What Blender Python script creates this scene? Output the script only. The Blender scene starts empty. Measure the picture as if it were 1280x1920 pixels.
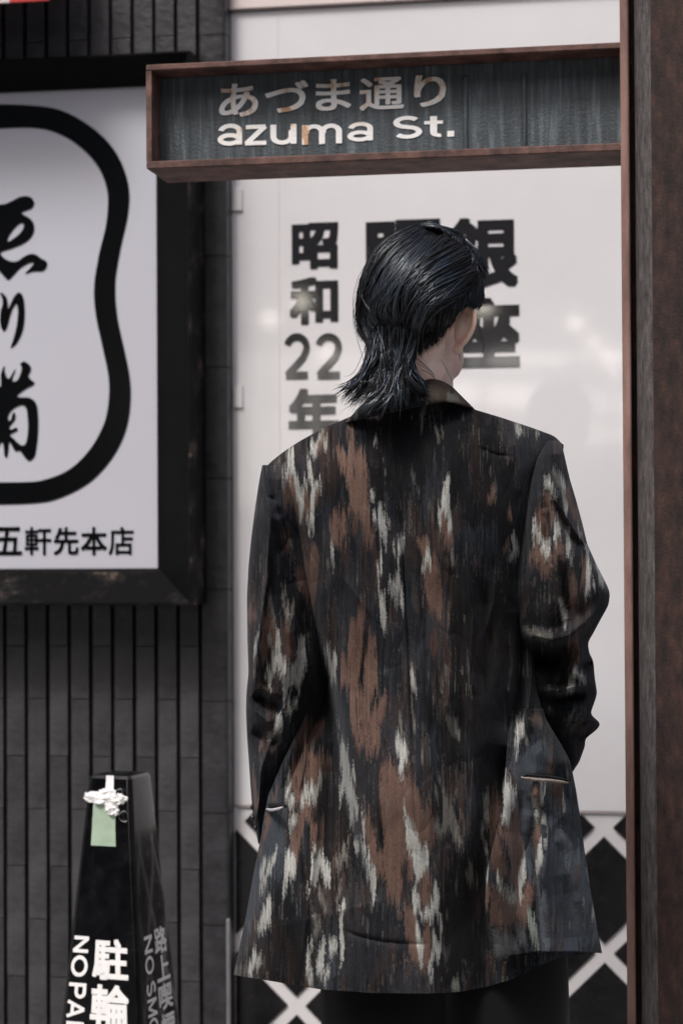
import bpy, bmesh, math, random
import numpy as np
from mathutils import Matrix, Vector, noise as mnoise

random.seed(7); rng = np.random.default_rng(7)
sc = bpy.context.scene
COL = sc.collection
R = math.radians

# ------------------------------------------------------------------ camera
FPX = 3800.0                                   # focal length in photo pixels (1280 x 1920)
YAW, PITCH, ROLL = R(10.0), R(1.0), R(-0.30)
CAM = Vector((0.0, -4.2, 1.30))
CM = Matrix.Rotation(YAW, 3, 'Z') @ Matrix.Rotation(math.pi/2 + PITCH, 3, 'X') @ Matrix.Rotation(ROLL, 3, 'Z')
cam = bpy.data.cameras.new('camera'); cam_o = bpy.data.objects.new('camera', cam); COL.objects.link(cam_o)
cam_o.matrix_world = Matrix.Translation(CAM) @ CM.to_4x4()
cam.sensor_fit = 'VERTICAL'; cam.sensor_height = 36.0; cam.sensor_width = 24.0
cam.lens = FPX/1920*36.0
cam.clip_start = 0.05; cam.clip_end = 500
cam.dof.use_dof = True; cam.dof.focus_distance = 2.78; cam.dof.aperture_fstop = 5.6
sc.camera = cam_o

# ------------------------------------------------------------------ sky, sun, exposure
w = bpy.data.worlds.new('World'); sc.world = w; w.use_nodes = True
nt = w.node_tree; bg = nt.nodes['Background']
sky = nt.nodes.new('ShaderNodeTexSky'); sky.sky_type = 'NISHITA'; sky.sun_disc = False
SUN_EL, SUN_AZ = R(56), R(200)                  # direction the light comes from (azimuth from +Y, clockwise)
sky.sun_elevation = SUN_EL; sky.sun_rotation = SUN_AZ
sky.air_density = 1.0; sky.dust_density = 6.0; sky.ozone_density = 1.0
nt.links.new(sky.outputs[0], bg.inputs[0]); bg.inputs[1].default_value = 0.095
sl = bpy.data.lights.new('sun', 'SUN'); sl.energy = 1.5; sl.angle = R(15); sl.color = (1.0, 0.985, 0.97)
so = bpy.data.objects.new('sun', sl); COL.objects.link(so)
sd = Vector((math.sin(SUN_AZ)*math.cos(SUN_EL), math.cos(SUN_AZ)*math.cos(SUN_EL), math.sin(SUN_EL)))
so.rotation_euler = sd.to_track_quat('Z', 'Y').to_euler()
sc.view_settings.view_transform = 'Standard'; sc.view_settings.look = 'None'
sc.view_settings.exposure = 0.58; sc.view_settings.gamma = 1.0

# ------------------------------------------------------------------ helpers
CMn = np.array(CM); CAMn = np.array(CAM)
def P(px, py, depth):
    """photo pixel + distance along the view axis -> world point"""
    return CAM + CM @ Vector(((px-640)/FPX*depth, -(py-960)/FPX*depth, -depth))
def at(px, py, Y):
    d = CM @ Vector(((px-640)/FPX, -(py-960)/FPX, -1.0))
    return CAM + d*((Y-CAM.y)/d.y)
def Pn(px, py, dep):
    c = np.stack([(px-640)/FPX*dep, -(py-960)/FPX*dep, -dep], -1)
    return CAMn + c @ CMn.T
def proj(V):
    c = (V-CAMn) @ CMn
    return 640 + FPX*c[..., 0]/-c[..., 2], 960 - FPX*c[..., 1]/-c[..., 2]
def lin(r, g, b, k=1.0):
    f = lambda v: (v/12.92 if v <= .04045 else ((v+.055)/1.055)**2.4)
    return tuple(min(.9, f(v/255)*k) for v in (r, g, b))

def mat(name, col, rough=.6, spec=.5, metal=0, var=.0, vscale=12, vcol=None, stretch=(1, 1, 1), bump=0, bscale=150,
        coat=0, emit=0, sheen=0, rvar=0, detail=6):
    m = bpy.data.materials.new(name); m.use_nodes = True
    t = m.node_tree; b = t.nodes['Principled BSDF']; L = t.links.new
    b.inputs['Base Color'].default_value = (*col, 1); b.inputs['Roughness'].default_value = rough
    b.inputs['Specular IOR Level'].default_value = spec; b.inputs['Metallic'].default_value = metal
    b.inputs['Coat Weight'].default_value = coat; b.inputs['Coat Roughness'].default_value = .05
    b.inputs['Sheen Weight'].default_value = sheen
    if emit:
        b.inputs['Emission Color'].default_value = (*col, 1); b.inputs['Emission Strength'].default_value = emit
    if var or bump or rvar:
        tc = t.nodes.new('ShaderNodeTexCoord'); mp = t.nodes.new('ShaderNodeMapping'); mp.inputs['Scale'].default_value = stretch
        L(tc.outputs['Object'], mp.inputs[0])
    if var or rvar:
        n = t.nodes.new('ShaderNodeTexNoise'); n.inputs['Scale'].default_value = vscale; n.inputs['Detail'].default_value = detail
        n.inputs['Roughness'].default_value = .65
        L(mp.outputs[0], n.inputs['Vector'])
        r = t.nodes.new('ShaderNodeValToRGB'); r.color_ramp.elements[0].position = .3; r.color_ramp.elements[1].position = .72
        r.color_ramp.elements[0].color = (*[c*(1-var) for c in col], 1)
        r.color_ramp.elements[1].color = (*(vcol or [min(.95, c*(1+var)) for c in col]), 1)
        L(n.outputs['Fac'], r.inputs[0])
        if var: L(r.outputs[0], b.inputs['Base Color'])
        if rvar:
            mr = t.nodes.new('ShaderNodeMapRange'); mr.inputs['From Min'].default_value = .3; mr.inputs['From Max'].default_value = .7
            mr.inputs['To Min'].default_value = max(.02, rough-rvar); mr.inputs['To Max'].default_value = min(1, rough+rvar)
            L(n.outputs['Fac'], mr.inputs['Value']); L(mr.outputs[0], b.inputs['Roughness'])
    if bump:
        n2 = t.nodes.new('ShaderNodeTexNoise'); n2.inputs['Scale'].default_value = bscale; n2.inputs['Detail'].default_value = 5
        L(mp.outputs[0], n2.inputs['Vector'])
        bp = t.nodes.new('ShaderNodeBump'); bp.inputs['Strength'].default_value = bump; bp.inputs['Distance'].default_value = .004
        L(n2.outputs['Fac'], bp.inputs['Height']); L(bp.outputs[0], b.inputs['Normal'])
    return m

def empty(name, loc, label=None, cat=None, group=None, kind=None):
    o = bpy.data.objects.new(name, None); COL.objects.link(o); o.location = loc; o.empty_display_size = .05
    tag(o, label, cat, group, kind); return o
def tag(o, label=None, cat=None, group=None, kind=None):
    if label: o['label'] = label
    if cat: o['category'] = cat
    if group: o['group'] = group
    if kind: o['kind'] = kind
    return o
def attach(o, parent):
    if parent is not None:
        o.parent = parent
        # parents are plain empties (location only) or meshes whose world matrix is the identity
        o.matrix_parent_inverse = Matrix.Translation(-parent.location) if parent.type == 'EMPTY' else Matrix.Identity(4)
    return o
def link(name, me, m=None, parent=None, smooth=False):
    o = bpy.data.objects.new(name, me); COL.objects.link(o)
    if m is not None and not me.materials: me.materials.append(m)
    if smooth: me.shade_smooth()
    return attach(o, parent)
def mobj(name, verts, faces, m=None, parent=None, smooth=False):
    me = bpy.data.meshes.new(name); me.from_pydata([tuple(v) for v in verts], [], faces); me.update()
    return link(name, me, m, parent, smooth)
def box_mesh(name, x0, x1, y0, y1, z0, z1, bevel=0, seg=1):
    bm = bmesh.new(); bmesh.ops.create_cube(bm, size=1)
    bmesh.ops.scale(bm, vec=(x1-x0, y1-y0, z1-z0), verts=bm.verts)
    bmesh.ops.translate(bm, vec=((x0+x1)/2, (y0+y1)/2, (z0+z1)/2), verts=bm.verts)
    if bevel: bmesh.ops.bevel(bm, geom=list(bm.edges), offset=bevel, segments=seg, affect='EDGES', profile=.5)
    me = bpy.data.meshes.new(name); bm.to_mesh(me); bm.free(); return me
def box(name, x0, x1, y0, y1, z0, z1, m, parent=None, bevel=0, seg=1):
    return link(name, box_mesh(name, min(x0,x1), max(x0,x1), min(y0,y1), max(y0,y1), min(z0,z1), max(z0,z1), bevel, seg), m, parent)
def catmull(pts, n, closed=False):
    pts = np.asarray(pts, float); k = len(pts)
    if closed: q = np.vstack([pts[-1], pts, pts[0], pts[1]]); segs = k
    else: q = np.vstack([2*pts[0]-pts[1], pts, 2*pts[-1]-pts[-2]]); segs = k-1
    u = np.linspace(0, segs, n, endpoint=not closed); i = np.minimum(u.astype(int), segs-1); t = (u-i)[:, None]
    a, b, c, d = q[i], q[i+1], q[i+2], q[i+3]
    return .5*((2*b)+(-a+c)*t+(2*a-5*b+4*c-d)*t*t+(-a+3*b-3*c+d)*t**3)
def fill_mesh(name, loops, thick=0.0):
    """flat filled outline (even-odd holes) in its own XY plane, as a mesh"""
    cu = bpy.data.curves.new(name, 'CURVE'); cu.dimensions = '2D'; cu.fill_mode = 'BOTH'; cu.extrude = thick
    for lp in loops:
        s = cu.splines.new('POLY'); s.points.add(len(lp)-1); s.use_cyclic_u = True
        for p, q in zip(s.points, lp): p.co = (q[0], q[1], 0, 1)
    o = bpy.data.objects.new(name, cu); COL.objects.link(o)
    me = bpy.data.meshes.new_from_object(o.evaluated_get(bpy.context.evaluated_depsgraph_get()))
    bpy.data.objects.remove(o); bpy.data.curves.remove(cu); me.name = name
    return me
_gc = {}
def glyph(ch, bold=0.0):
    """one character from the built-in font as (verts Nx3, faces); bold spreads it with a square brush"""
    if ch not in _gc:
        cu = bpy.data.curves.new('g', 'FONT'); cu.body = ch; cu.size = 1; cu.resolution_u = 4
        o = bpy.data.objects.new('g', cu); COL.objects.link(o)
        me = bpy.data.meshes.new_from_object(o.evaluated_get(bpy.context.evaluated_depsgraph_get()))
        v = np.array([tuple(q.co) for q in me.vertices]); f = [tuple(p.vertices) for p in me.polygons]
        bpy.data.objects.remove(o); bpy.data.curves.remove(cu); bpy.data.meshes.remove(me); _gc[ch] = (v, f)
    v, f = _gc[ch]
    if not bold: return v.copy(), list(f)
    V, F = [], []
    offs = [(0, 0), (1, 1), (1, -1), (-1, 1), (-1, -1), (1, 0), (-1, 0), (0, 1), (0, -1), (.5, .5), (-.5, .5), (.5, -.5), (-.5, -.5)]
    for k, (a, b) in enumerate(offs):
        q = v.copy(); q[:, 0] += a*bold; q[:, 1] += b*bold; q[:, 2] = -k*.00004
        F += [tuple(i+k*len(v) for i in p) for p in f]; V.append(q)
    return np.vstack(V), F
# hand-drawn sans letters: strokes on a 0..1 x 0..1 grid (cap height 1)
def arc(cx, cy, rx, ry, a0, a1, n=14):
    return [(cx+rx*math.cos(R(a0+(a1-a0)*i/n)), cy+ry*math.sin(R(a0+(a1-a0)*i/n))) for i in range(n+1)]
LAT = {
 'N': (.9, [[(.1, 0), (.1, 1)], [(.1, .98), (.8, .02)], [(.8, 0), (.8, 1)]]),
 'O': (1.05, [arc(.52, .5, .42, .42, 0, 360, 28)]),
 'P': (.85, [[(.1, 0), (.1, 1)], [(.02, .92)]+arc(.48, .685, .24, .235, 90, -90)+[(.1, .45)]]),
 'A': (.95, [[(.05, 0), (.48, 1)], [(.48, 1), (.9, 0)], [(.2, .3), (.76, .3)]]),
 'R': (.88, [[(.1, 0), (.1, 1)], [(.02, .92)]+arc(.48, .695, .24, .225, 90, -90)+[(.1, .47)], [(.48, .47), (.8, 0)]]),
 'K': (.88, [[(.1, 0), (.1, 1)], [(.78, 1), (.14, .38)], [(.34, .55), (.82, 0)]]),
 'I': (.32, [[(.16, 0), (.16, 1)]]),
 'G': (1.02, [arc(.52, .5, .42, .42, 45, 330, 24)+[(.9, .45), (.55, .45)]]),
 'S': (.82, [arc(.4, .72, .29, .2, 30, 270, 16)+arc(.42, .29, .31, .21, 90, -150, 16)]),
 'M': (1.05, [[(.1, 0), (.1, 1)], [(.1, .98), (.5, .1)], [(.5, .1), (.9, .98)], [(.9, 0), (.9, 1)]]),
 'a': (.74, [[(.1, .52)]+arc(.35, .5, .25, .19, 165, 0)+[(.6, .3), (.6, 0)], arc(.33, .2, .25, .15, 0, 360, 24)]),
 'z': (.66, [[(.08, .66), (.58, .66)], [(.56, .66), (.1, .06)], [(.06, .06), (.6, .06)]]),
 'u': (.76, [[(.11, .72), (.11, .3)]+arc(.34, .28, .23, .22, 180, 360)+[(.57, .5)], [(.62, .72), (.62, 0)]]),
 'm': (1.12, [[(.11, 0), (.11, .72)], [(.14, .4)]+arc(.33, .45, .2, .21, 170, 0)+[(.53, 0)], [(.56, .4)]+arc(.75, .45, .2, .21, 170, 0)+[(.95, 0)]]),
 't': (.48, [[(.26, .95), (.26, .2)]+arc(.4, .2, .14, .14, 180, 280), [(.06, .66), (.46, .66)]]),
 '.': (.28, [[(.1, .08), (.26, .08)]]),
 '2': (.7, [arc(.34, .69, .25, .24, 165, -20, 16)+[(.5, .46), (.14, .12), (.1, .07)], [(.06, .07), (.62, .07)]]),
}
def stroke_glyph(ch, wd):
    adv, strokes = LAT[ch]; V, F = [], []
    for k, s in enumerate(strokes):
        s = np.array(s, float); n = len(s); base = len(V)
        d = np.gradient(s, axis=0) if n > 2 else np.repeat(s[1:2]-s[0:1], 2, 0)
        d /= np.maximum(1e-9, np.linalg.norm(d, axis=1))[:, None]; nn = np.stack([-d[:, 1], d[:, 0]], 1)
        for p, q in zip(s, nn):
            V.append((*(p+q*wd/2), -k*.0001)); V.append((*(p-q*wd/2), -k*.0001))
        F += [(base+2*i, base+2*i+1, base+2*i+3, base+2*i+2) for i in range(n-1)]
    return np.array(V), F, adv
def fit(V, x0, x1, y0, y1):
    a = V[:, :2].min(0); b = V[:, :2].max(0); W = V.copy()
    W[:, 0] = x0+(V[:, 0]-a[0])/(b[0]-a[0])*(x1-x0); W[:, 1] = y0+(V[:, 1]-a[1])/(b[1]-a[1])*(y1-y0)
    return W
def plane_char(ch, px0, py0, px1, py1, Y, m, parent, bold, name='character'):
    """a flat printed character filling a pixel box on the plane y = Y (facing -Y)"""
    if ch in LAT: V, F, _ = stroke_glyph(ch, bold)
    else: V, F = glyph(ch, bold)
    a = at(px0, py1, Y); b = at(px1, py0, Y); c = at(px1, py1, Y)
    W = fit(V, a.x, c.x, (a.z+c.z)/2, b.z)
    vs = [(q[0], Y+q[2]*1.0, q[1]) for q in W]
    return mobj(name, vs, F, m, parent)
# ================================================================== the setting
K = 1.28                                      # photo value -> surface colour under this light
pave_m = mat('paving', (.22, .21, .20), .8, var=.25, vscale=30, bump=.3)
road_m = mat('asphalt', (.05, .05, .052), .85, var=.3, vscale=60, bump=.5, bscale=300)
kerb_m = mat('kerb_stone', (.3, .29, .28), .8, var=.2, vscale=20)
def sheet(name, x0, x1, y0, y1, z, m, kind='structure'):
    return tag(mobj(name, [(x0, y0, z), (x1, y0, z), (x1, y1, z), (x0, y1, z)], [(0, 1, 2, 3)], m), kind=kind)
sheet('ground', -120, 120, -120, 120, -.16, road_m)
tag(box('pavement', -30, 30, -4.9, .6, -.14, 0, pave_m), kind='structure')
tag(box('kerb', -30, 30, -5.05, -4.903, -.15, -.006, kerb_m, bevel=.01), kind='structure')
sheet('road', -60, 60, -10.5, -5.05, -.152, road_m)
tag(box('far_pavement', -30, 30, -14.2, -10.5, -.14, -.004, pave_m), kind='structure')

# ------------------------------------------------------------------ white panel with large black characters
white_m = mat('panel_white', lin(198, 197, 200, K), .5, .0, var=.05, vscale=3, coat=.55)
ink_m = mat('panel_ink', lin(40, 40, 43, 1.0), .5, .0, coat=1.0)
beige_m = mat('header_beige', lin(196, 184, 182, K), .5, var=.06, vscale=8)
seam_m = mat('seam_grey', lin(150, 142, 142, K), .6)
XP0 = at(436, 960, 0).x; XP1 = at(1420, 960, 0).x+1.0
ZP0 = at(800, 1516, 0).z; ZP1 = (at(430, 22, 0).z + at(640, 14, 0).z)/2
panel = empty('white_sign_panel', ((XP0+XP1)/2, 0, ZP0), 'tall glossy white wall panel with vertical black characters behind the person', 'sign panel')
box('panel_sheet', XP0, XP1, 0, .03, ZP0, ZP1, white_m, panel, bevel=.0015)
box('header_board', XP0, XP1, -.012, .03, ZP1+.003, ZP1+.35, beige_m, panel, bevel=.002)
XS = at(525, 960, 0).x
box('seam_strip', XS-.0008, XS+.0008, -.0012, .0, ZP0+.003, ZP1-.003, mat('seam_pale', lin(196, 188, 190, K), .3), panel)
for (x0, y0, x1, y1) in ((430, 354, 455, 396), (432, 722, 456, 765), (434, 1514, 442, 1560)):
    a = at(x0+6, y1, 0); b = at(x1, y0, 0)
    o = box('clip', a.x, b.x, -.006, -.0012, a.z, b.z, white_m, panel, bevel=.001)
BOX = [('昭', 547, 416, 634, 504, .040), ('和', 543, 518, 634, 608, .040),
       ('年', 541, 727, 636, 826, .040), ('眼', 686, 409, 836, 546, .040), ('銀', 834, 405, 971, 541, .036),
       ('座', 836, 556, 974, 692, .042)]
for ch, x0, y0, x1, y1, bd in BOX:
    plane_char(ch, x0, y0, x1, y1, -.0015, ink_m, panel, bd)
plane_char('2', 533, 624, 581, 711, -.0015, ink_m, panel, .17, 'numeral'); plane_char('2', 592, 624, 641, 711, -.0015, ink_m, panel, .17, 'numeral')

tag(box('building_front', -9, 9, .12, 3, 0, 6.5, mat('grey_render', (.10, .10, .10), .85, var=.2, vscale=3, bump=.3)), 'plain grey building front behind the tiles and the white panel', 'building')
# ------------------------------------------------------------------ dado wall with black diamond tiles
dado_w = mat('dado_white', lin(199, 197, 199, K), .35, var=.05, vscale=14)
dado_b = mat('dado_black', lin(30, 30, 32, 1.0), .22, .5, var=.25, vscale=25, rvar=.08)
dado = empty('diamond_tile_dado', ((XP0+XP1)/2, 0, 0), 'low white wall inlaid with black diamond tiles below the white panel', 'wall')
YD = .004
ZD1 = ZP0-.004
box('dado_backing', XP0-.03, XP1, YD, .05, 0, ZD1, dado_w, dado)
box('trim_line', XP0, XP1, -.001, YD+.01, ZP0-.0035, ZP0-.0002, seam_m, dado)
c0 = at(1130, 1551, YD); c1 = at(1134, 1787, YD); hs = (c0.z-c1.z)/2; xs0 = (c0.x+c1.x)/2
hd = hs - at(0, 1551, YD).z + at(0, 1567, YD).z
def clip_poly(poly, axis, lim, keep_less):
    out = []
    for i in range(len(poly)):
        p, q = poly[i], poly[(i+1) % len(poly)]
        ip = (p[axis] <= lim) == keep_less or p[axis] == lim; iq = (q[axis] <= lim) == keep_less or q[axis] == lim
        if ip: out.append(p)
        if ip != iq:
            t = (lim-p[axis])/(q[axis]-p[axis]); out.append(tuple(p[k]+t*(q[k]-p[k]) for k in (0, 1)))
    return out
ZT = at(1150, 1529, YD).z
for i in range(-9, 12):
    for j in range(-1, 9):
        if (i+j) % 2 == 0: continue
        cx, cz = xs0+i*hs, c0.z-j*hs
        g = rng.uniform(-.0012, .0012)
        poly = [(cx-hd, cz), (cx, cz-hd), (cx+hd, cz), (cx, cz+hd)]
        for ax, lim, kl in ((1, ZT, True), (1, .02, False), (0, XP0+.003, False), (0, XP1-.003, True)):
            if poly: poly = clip_poly(poly, ax, lim, kl)
        if len(poly) < 3 or (max(p[1] for p in poly)-min(p[1] for p in poly)) < .01: continue
        n = len(poly); ctr = np.mean(poly, 0)
        fr = [(ctr[0]+(p[0]-ctr[0])*.985, YD-.0045+g*.4, ctr[1]+(p[1]-ctr[1])*.985) for p in poly]
        bk = [(p[0], YD-.0005, p[1]) for p in poly]
        mobj('diamond_tile', fr+bk, [tuple(range(n))]+[(k, n+k, n+(k+1) % n, (k+1) % n) for k in range(n)], dado_b, dado)

# ------------------------------------------------------------------ dark ribbed tile wall
YT = -.055
tile_m = mat('black_tile', lin(54, 54, 57, K), .5, .4, var=.28, vscale=14, bump=.6, bscale=70, rvar=.18)
def per_piece(m, lo, hi):
    t = m.node_tree; b = t.nodes['Principled BSDF']; L = t.links.new
    src = b.inputs['Base Color'].links[0].from_socket
    oi = t.nodes.new('ShaderNodeObjectInfo'); mr = t.nodes.new('ShaderNodeMapRange'); mr.inputs['To Min'].default_value = lo; mr.inputs['To Max'].default_value = hi
    L(oi.outputs['Random'], mr.inputs['Value'])
    mx = t.nodes.new('ShaderNodeMix'); mx.data_type = 'RGBA'; mx.blend_type = 'MULTIPLY'; mx.inputs['Factor'].default_value = 1
    L(src, mx.inputs['A']); L(mr.outputs[0], mx.inputs['B']); L(mx.outputs['Result'], b.inputs['Base Color'])
per_piece(tile_m, .8, 1.18)
groove_m = mat('black_grout', lin(14, 14, 15), .9)
wall = empty('black_tile_wall', (at(200, 960, YT).x, .1, 0), 'dark charcoal wall of narrow upright tiles left of the white panel', 'wall')
gx = [at(v, 1350, YT).x for v in (9.5, 50, 89.5, 129.5, 169.5, 210.5, 251.5, 292.5, 334, 375.5)]
pit = (gx[-1]-gx[0])/9; gx0 = gx[-1]
vp = 200/40.7*pit
XC = at(427.5, 1200, YT).x                       # right corner of the wall
box('backing', gx0-pit*21, XC-.004, YT+.015, .09, 0, 2.75, groove_m, wall)
gw = pit*.19
def rough_tile(wd, ht, seed, corner=False):
    bm = bmesh.new(); nx, nz = 3, 8; rn = random.Random(seed)
    th = .014; vs = {}
    for i in range(nx+1):
        for j in range(nz+1):
            x = -wd/2+wd*i/nx; z = -ht/2+ht*j/nz
            e = .0012 if i in (0, nx) or j in (0, nz) else 0
            vs[i, j] = bm.verts.new((x, -th+e+rn.uniform(-.0005, .0005), z))
    for i in range(nx):
        for j in range(nz): bm.faces.new((vs[i, j], vs[i+1, j], vs[i+1, j+1], vs[i, j+1]))
    ring = [vs[i, 0] for i in range(nx)]+[vs[nx, j] for j in range(nz)]+[vs[i, nz] for i in range(nx, 0, -1)]+[vs[0, j] for j in range(nz, 0, -1)]
    bk = [bm.verts.new((v.co.x, 0, v.co.z)) for v in ring]
    for k in range(len(ring)):
        k2 = (k+1) % len(ring); bm.faces.new((ring[k], bk[k], bk[k2], ring[k2]))
    me = bpy.data.meshes.new('tile'); bm.to_mesh(me); bm.free(); me.materials.append(tile_m); return me
meshes = [rough_tile(pit-gw, vp-.0022, s) for s in range(6)]
zj = at(30, 1211, YT).z; zj2 = at(70, 1310, YT).z
for k in range(17):                              # columns counted leftwards from the corner column
    cx = gx0-pit*(k+.5)
    ph = zj if k % 2 == 0 else zj2
    n0 = math.floor(ph/vp)
    for r in range(-1, 14):
        zc = ph-n0*vp+vp*(r+.5)
        if zc-vp/2 < -.01 or zc+vp/2 > 2.74: continue
        o = link('tile', meshes[rng.integers(6)], None, wall); o.location = (cx+rng.uniform(-.0004, .0004), YT+.0145+rng.uniform(-.0006, .0006), zc)
corner_m = mat('corner_black_tile', lin(44, 44, 47, K), .4, .4, var=.3, vscale=20, bump=.5, bscale=70, rvar=.15)
# corner tiles with a rounded outer edge
zc0 = at(405, 1314, YT).z; n0 = math.floor(zc0/vp)
xa, xb = gx0+gw*.5, XC
prof = [(xa, YT+.0145), (xa, YT+.0008), (xa+.001, YT)] + [(xb-.009+.009*math.sin(R(a)), YT+.009-.009*math.cos(R(a))) for a in range(0, 91, 15)] + [(xb, YT+.05)]
for r in range(-1, 14):
    za = zc0-n0*vp+vp*r; zb = za+vp-.002
    if za < -.01 or zb > 2.74: continue
    n = len(prof)
    mobj('corner_tile', [(x, y, za) for x, y in prof]+[(x, y, zb) for x, y in prof],
         [(k, k+1, n+k+1, n+k) for k in range(n-1)]+[tuple(range(n))[::-1], tuple(range(n, 2*n))], corner_m, wall, False)

# ------------------------------------------------------------------ framed shop sign on the tile wall
YF, YL = YT-.045, YT-.12                       # sign face, frame lip
face_m = mat('sign_face_white', lin(174, 175, 184, K), .5, .0, var=.02, vscale=2, coat=.7)
black_m = mat('sign_black', lin(12, 13, 14), .12, .5, coat=.4)
wood_m = bpy.data.materials.new('weathered_black_wood'); wood_m.use_nodes = True
def build_wood(m):
    t = m.node_tree; b = t.nodes['Principled BSDF']; L = t.links.new
    tc = t.nodes.new('ShaderNodeTexCoord'); n = t.nodes.new('ShaderNodeTexNoise'); n.inputs['Scale'].default_value = 16; n.inputs['Detail'].default_value = 9
    n.inputs['Roughness'].default_value = .7
    mp = t.nodes.new('ShaderNodeMapping'); mp.inputs['Scale'].default_value = (1, 1, 1); L(tc.outputs['Object'], mp.inputs[0]); L(mp.outputs[0], n.inputs['Vector'])
    r = t.nodes.new('ShaderNodeValToRGB'); e = r.color_ramp.elements
    e[0].position = .5; e[0].color = (*lin(9, 9, 10), 1); e[1].position = .78; e[1].color = (*lin(134, 112, 102), 1)
    k = e.new(.6); k.color = (*lin(34, 33, 33), 1); k = e.new(.67); k.color = (*lin(94, 78, 70), 1)
    L(n.outputs['Fac'], r.inputs[0]); L(r.outputs[0], b.inputs['Base Color']); b.inputs['Roughness'].default_value = .85; b.inputs['Specular IOR Level'].default_value = .12
    bp = t.nodes.new('ShaderNodeBump'); bp.inputs['Strength'].default_value = .6; bp.inputs['Distance'].default_value = .004
    L(n.outputs['Fac'], bp.inputs['Height']); L(bp.outputs[0], b.inputs['Normal'])
build_wood(wood_m)
blackwood_m = mat('black_painted_wood', lin(10, 10, 11), .6, .12, var=.4, vscale=20, bump=.2, bscale=60)
fx1 = at(296, 600, YF).x; fz0 = at(150, 1066, YF).z; fz1 = at(150, 168, YF).z; fcx = at(-35, 600, YF).x; fx0 = 2*fcx-fx1
lx1 = at(359, 600, YL).x; lz0 = at(180, 1135, YL).z; lz1 = at(180, 103, YL).z; lx0 = 2*fcx-lx1
ssign = empty('framed_shop_sign', (fcx, YT, fz0), 'white shop sign with brush characters inside a black outline, black wooden frame', 'shop sign')
box('sign_face', fx0-.004, fx1+.004, YF, YT+.012, fz0-.004, fz1+.004, face_m, ssign)
def corners(dx, dz, y, frac):
    x0, x1, z0, z1 = fx0+(lx0-fx0)*frac, fx1+(lx1-fx1)*frac, fz0+(lz0-fz0)*frac, fz1+(lz1-fz1)*frac
    return [(x0, y, z0), (x1, y, z0), (x1, y, z1), (x0, y, z1)]
rings = [corners(0, 0, YF+.004, 0), corners(0, 0, YF-.008, 0.0), corners(0, 0, YF-.010, .1), corners(0, 0, YL+.006, .9), corners(0, 0, YL, .93), corners(0, 0, YL, 1.0), corners(0, 0, YT-.001, 1.0), corners(0, 0, YT-.0008, .1)]
for k in range(4):
    V = []; n = len(rings)
    for rg in rings: V += [rg[k]]
    for rg in rings: V += [rg[(k+1) % 4]]
    o = mobj('frame_rail', V, [(i, (i+1) % n, n+(i+1) % n, n+i) for i in range(n)]+[tuple(range(n)), tuple(range(n, 2*n))[::-1]], blackwood_m, ssign)
    o.data.materials.append(wood_m)
    for p in o.data.polygons:
        if (k == 0 and p.index in (2, 3, 4, 5)) or (k in (1, 3) and p.index in (4, 5)): p.material_index = 1
def face_poly(name, loops, y, m, parent, thick=.0006):
    """loops in photo pixels on the sign face"""
    L = []
    for lp in loops: L.append([(at(px, py, y).x, at(px, py, y).z) for px, py in lp])
    me = fill_mesh(name, L, thick)
    for v in me.vertices: v.co = (v.co.x, y-.001-v.co.z, v.co.y)
    return link(name, me, m, parent)
out_r = [(-35, 196), (60, 198), (120, 209), (178, 243), (219, 288), (241, 345), (241, 400), (226, 470), (217, 530), (220, 590), (232, 648), (244, 708), (245, 760), (235, 812), (209, 862), (167, 906), (110, 935), (60, 944), (-35, 946)]
in_r = [(-35, 242), (60, 240), (108, 250), (150, 275), (184, 312), (202, 360), (200, 418), (186, 478), (177, 538), (180, 590), (191, 642), (203, 700), (205, 740), (197, 790), (171, 840), (131, 880), (82, 900), (40, 904), (-35, 904)]
def closed(h): return [tuple(v) for v in catmull(h + [(-70-x, y) for x, y in h[::-1][1:-1]], 150, True)]
face_poly('gourd_outline', [closed(out_r), closed(in_r)], YF, black_m, ssign)
def cz(pts, s, oy, n=None): return [tuple(v) for v in catmull([(x/s, oy+y/s) for x, y in pts], n or len(pts)*5, True)]
s1 = 10.667
e1 = [(-380, 420), (-120, 400), (0, 360), (120, 345), (260, 280), (400, 210), (540, 190), (650, 235), (695, 330), (660, 420), (590, 460), (500, 490), (440, 530), (520, 585), (620, 650), (680, 740), (695, 850), (660, 970), (580, 1070), (460, 1150), (330, 1205), (200, 1255), (80, 1290), (20, 1330), (60, 1400), (160, 1470), (270, 1500), (370, 1485), (460, 1420), (560, 1365), (660, 1345), (750, 1375), (830, 1435), (920, 1485), (955, 1540), (930, 1630), (860, 1690), (740, 1695), (640, 1705), (560, 1735), (510, 1735), (560, 1680), (640, 1600), (680, 1530), (620, 1520), (520, 1565), (420, 1630), (330, 1720), (250, 1810), (175, 1865), (110, 1820), (40, 1740), (-60, 1650), (-250, 1720), (-380, 1640), (-300, 1420), (-180, 1250), (-120, 1000), (-200, 760), (-340, 560)]
h1 = [(160, 1080), (200, 970), (290, 850), (380, 760), (450, 735), (488, 760), (460, 860), (380, 960), (280, 1040), (200, 1090)]
face_poly('brush_character', [cz(e1, s1, 350), cz(h1, s1, 350)], YF, black_m, ssign)
e2 = [(10, 205), (80, 225), (140, 300), (165, 400), (172, 520), (220, 430), (280, 300), (340, 220), (400, 200), (450, 240), (485, 340), (500, 480), (505, 640), (495, 800), (465, 960), (420, 1080), (340, 1220), (240, 1305), (225, 1280), (270, 1150), (310, 1010), (345, 850), (365, 680), (370, 560), (355, 460), (330, 435), (270, 510), (220, 640), (190, 760), (150, 900), (100, 970), (60, 950), (20, 850), (8, 700), (25, 560), (60, 440), (55, 320)]
face_poly('brush_character', [cz(e2, s1, 530)], YF, black_m, ssign)
s3 = 9.143
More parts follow.
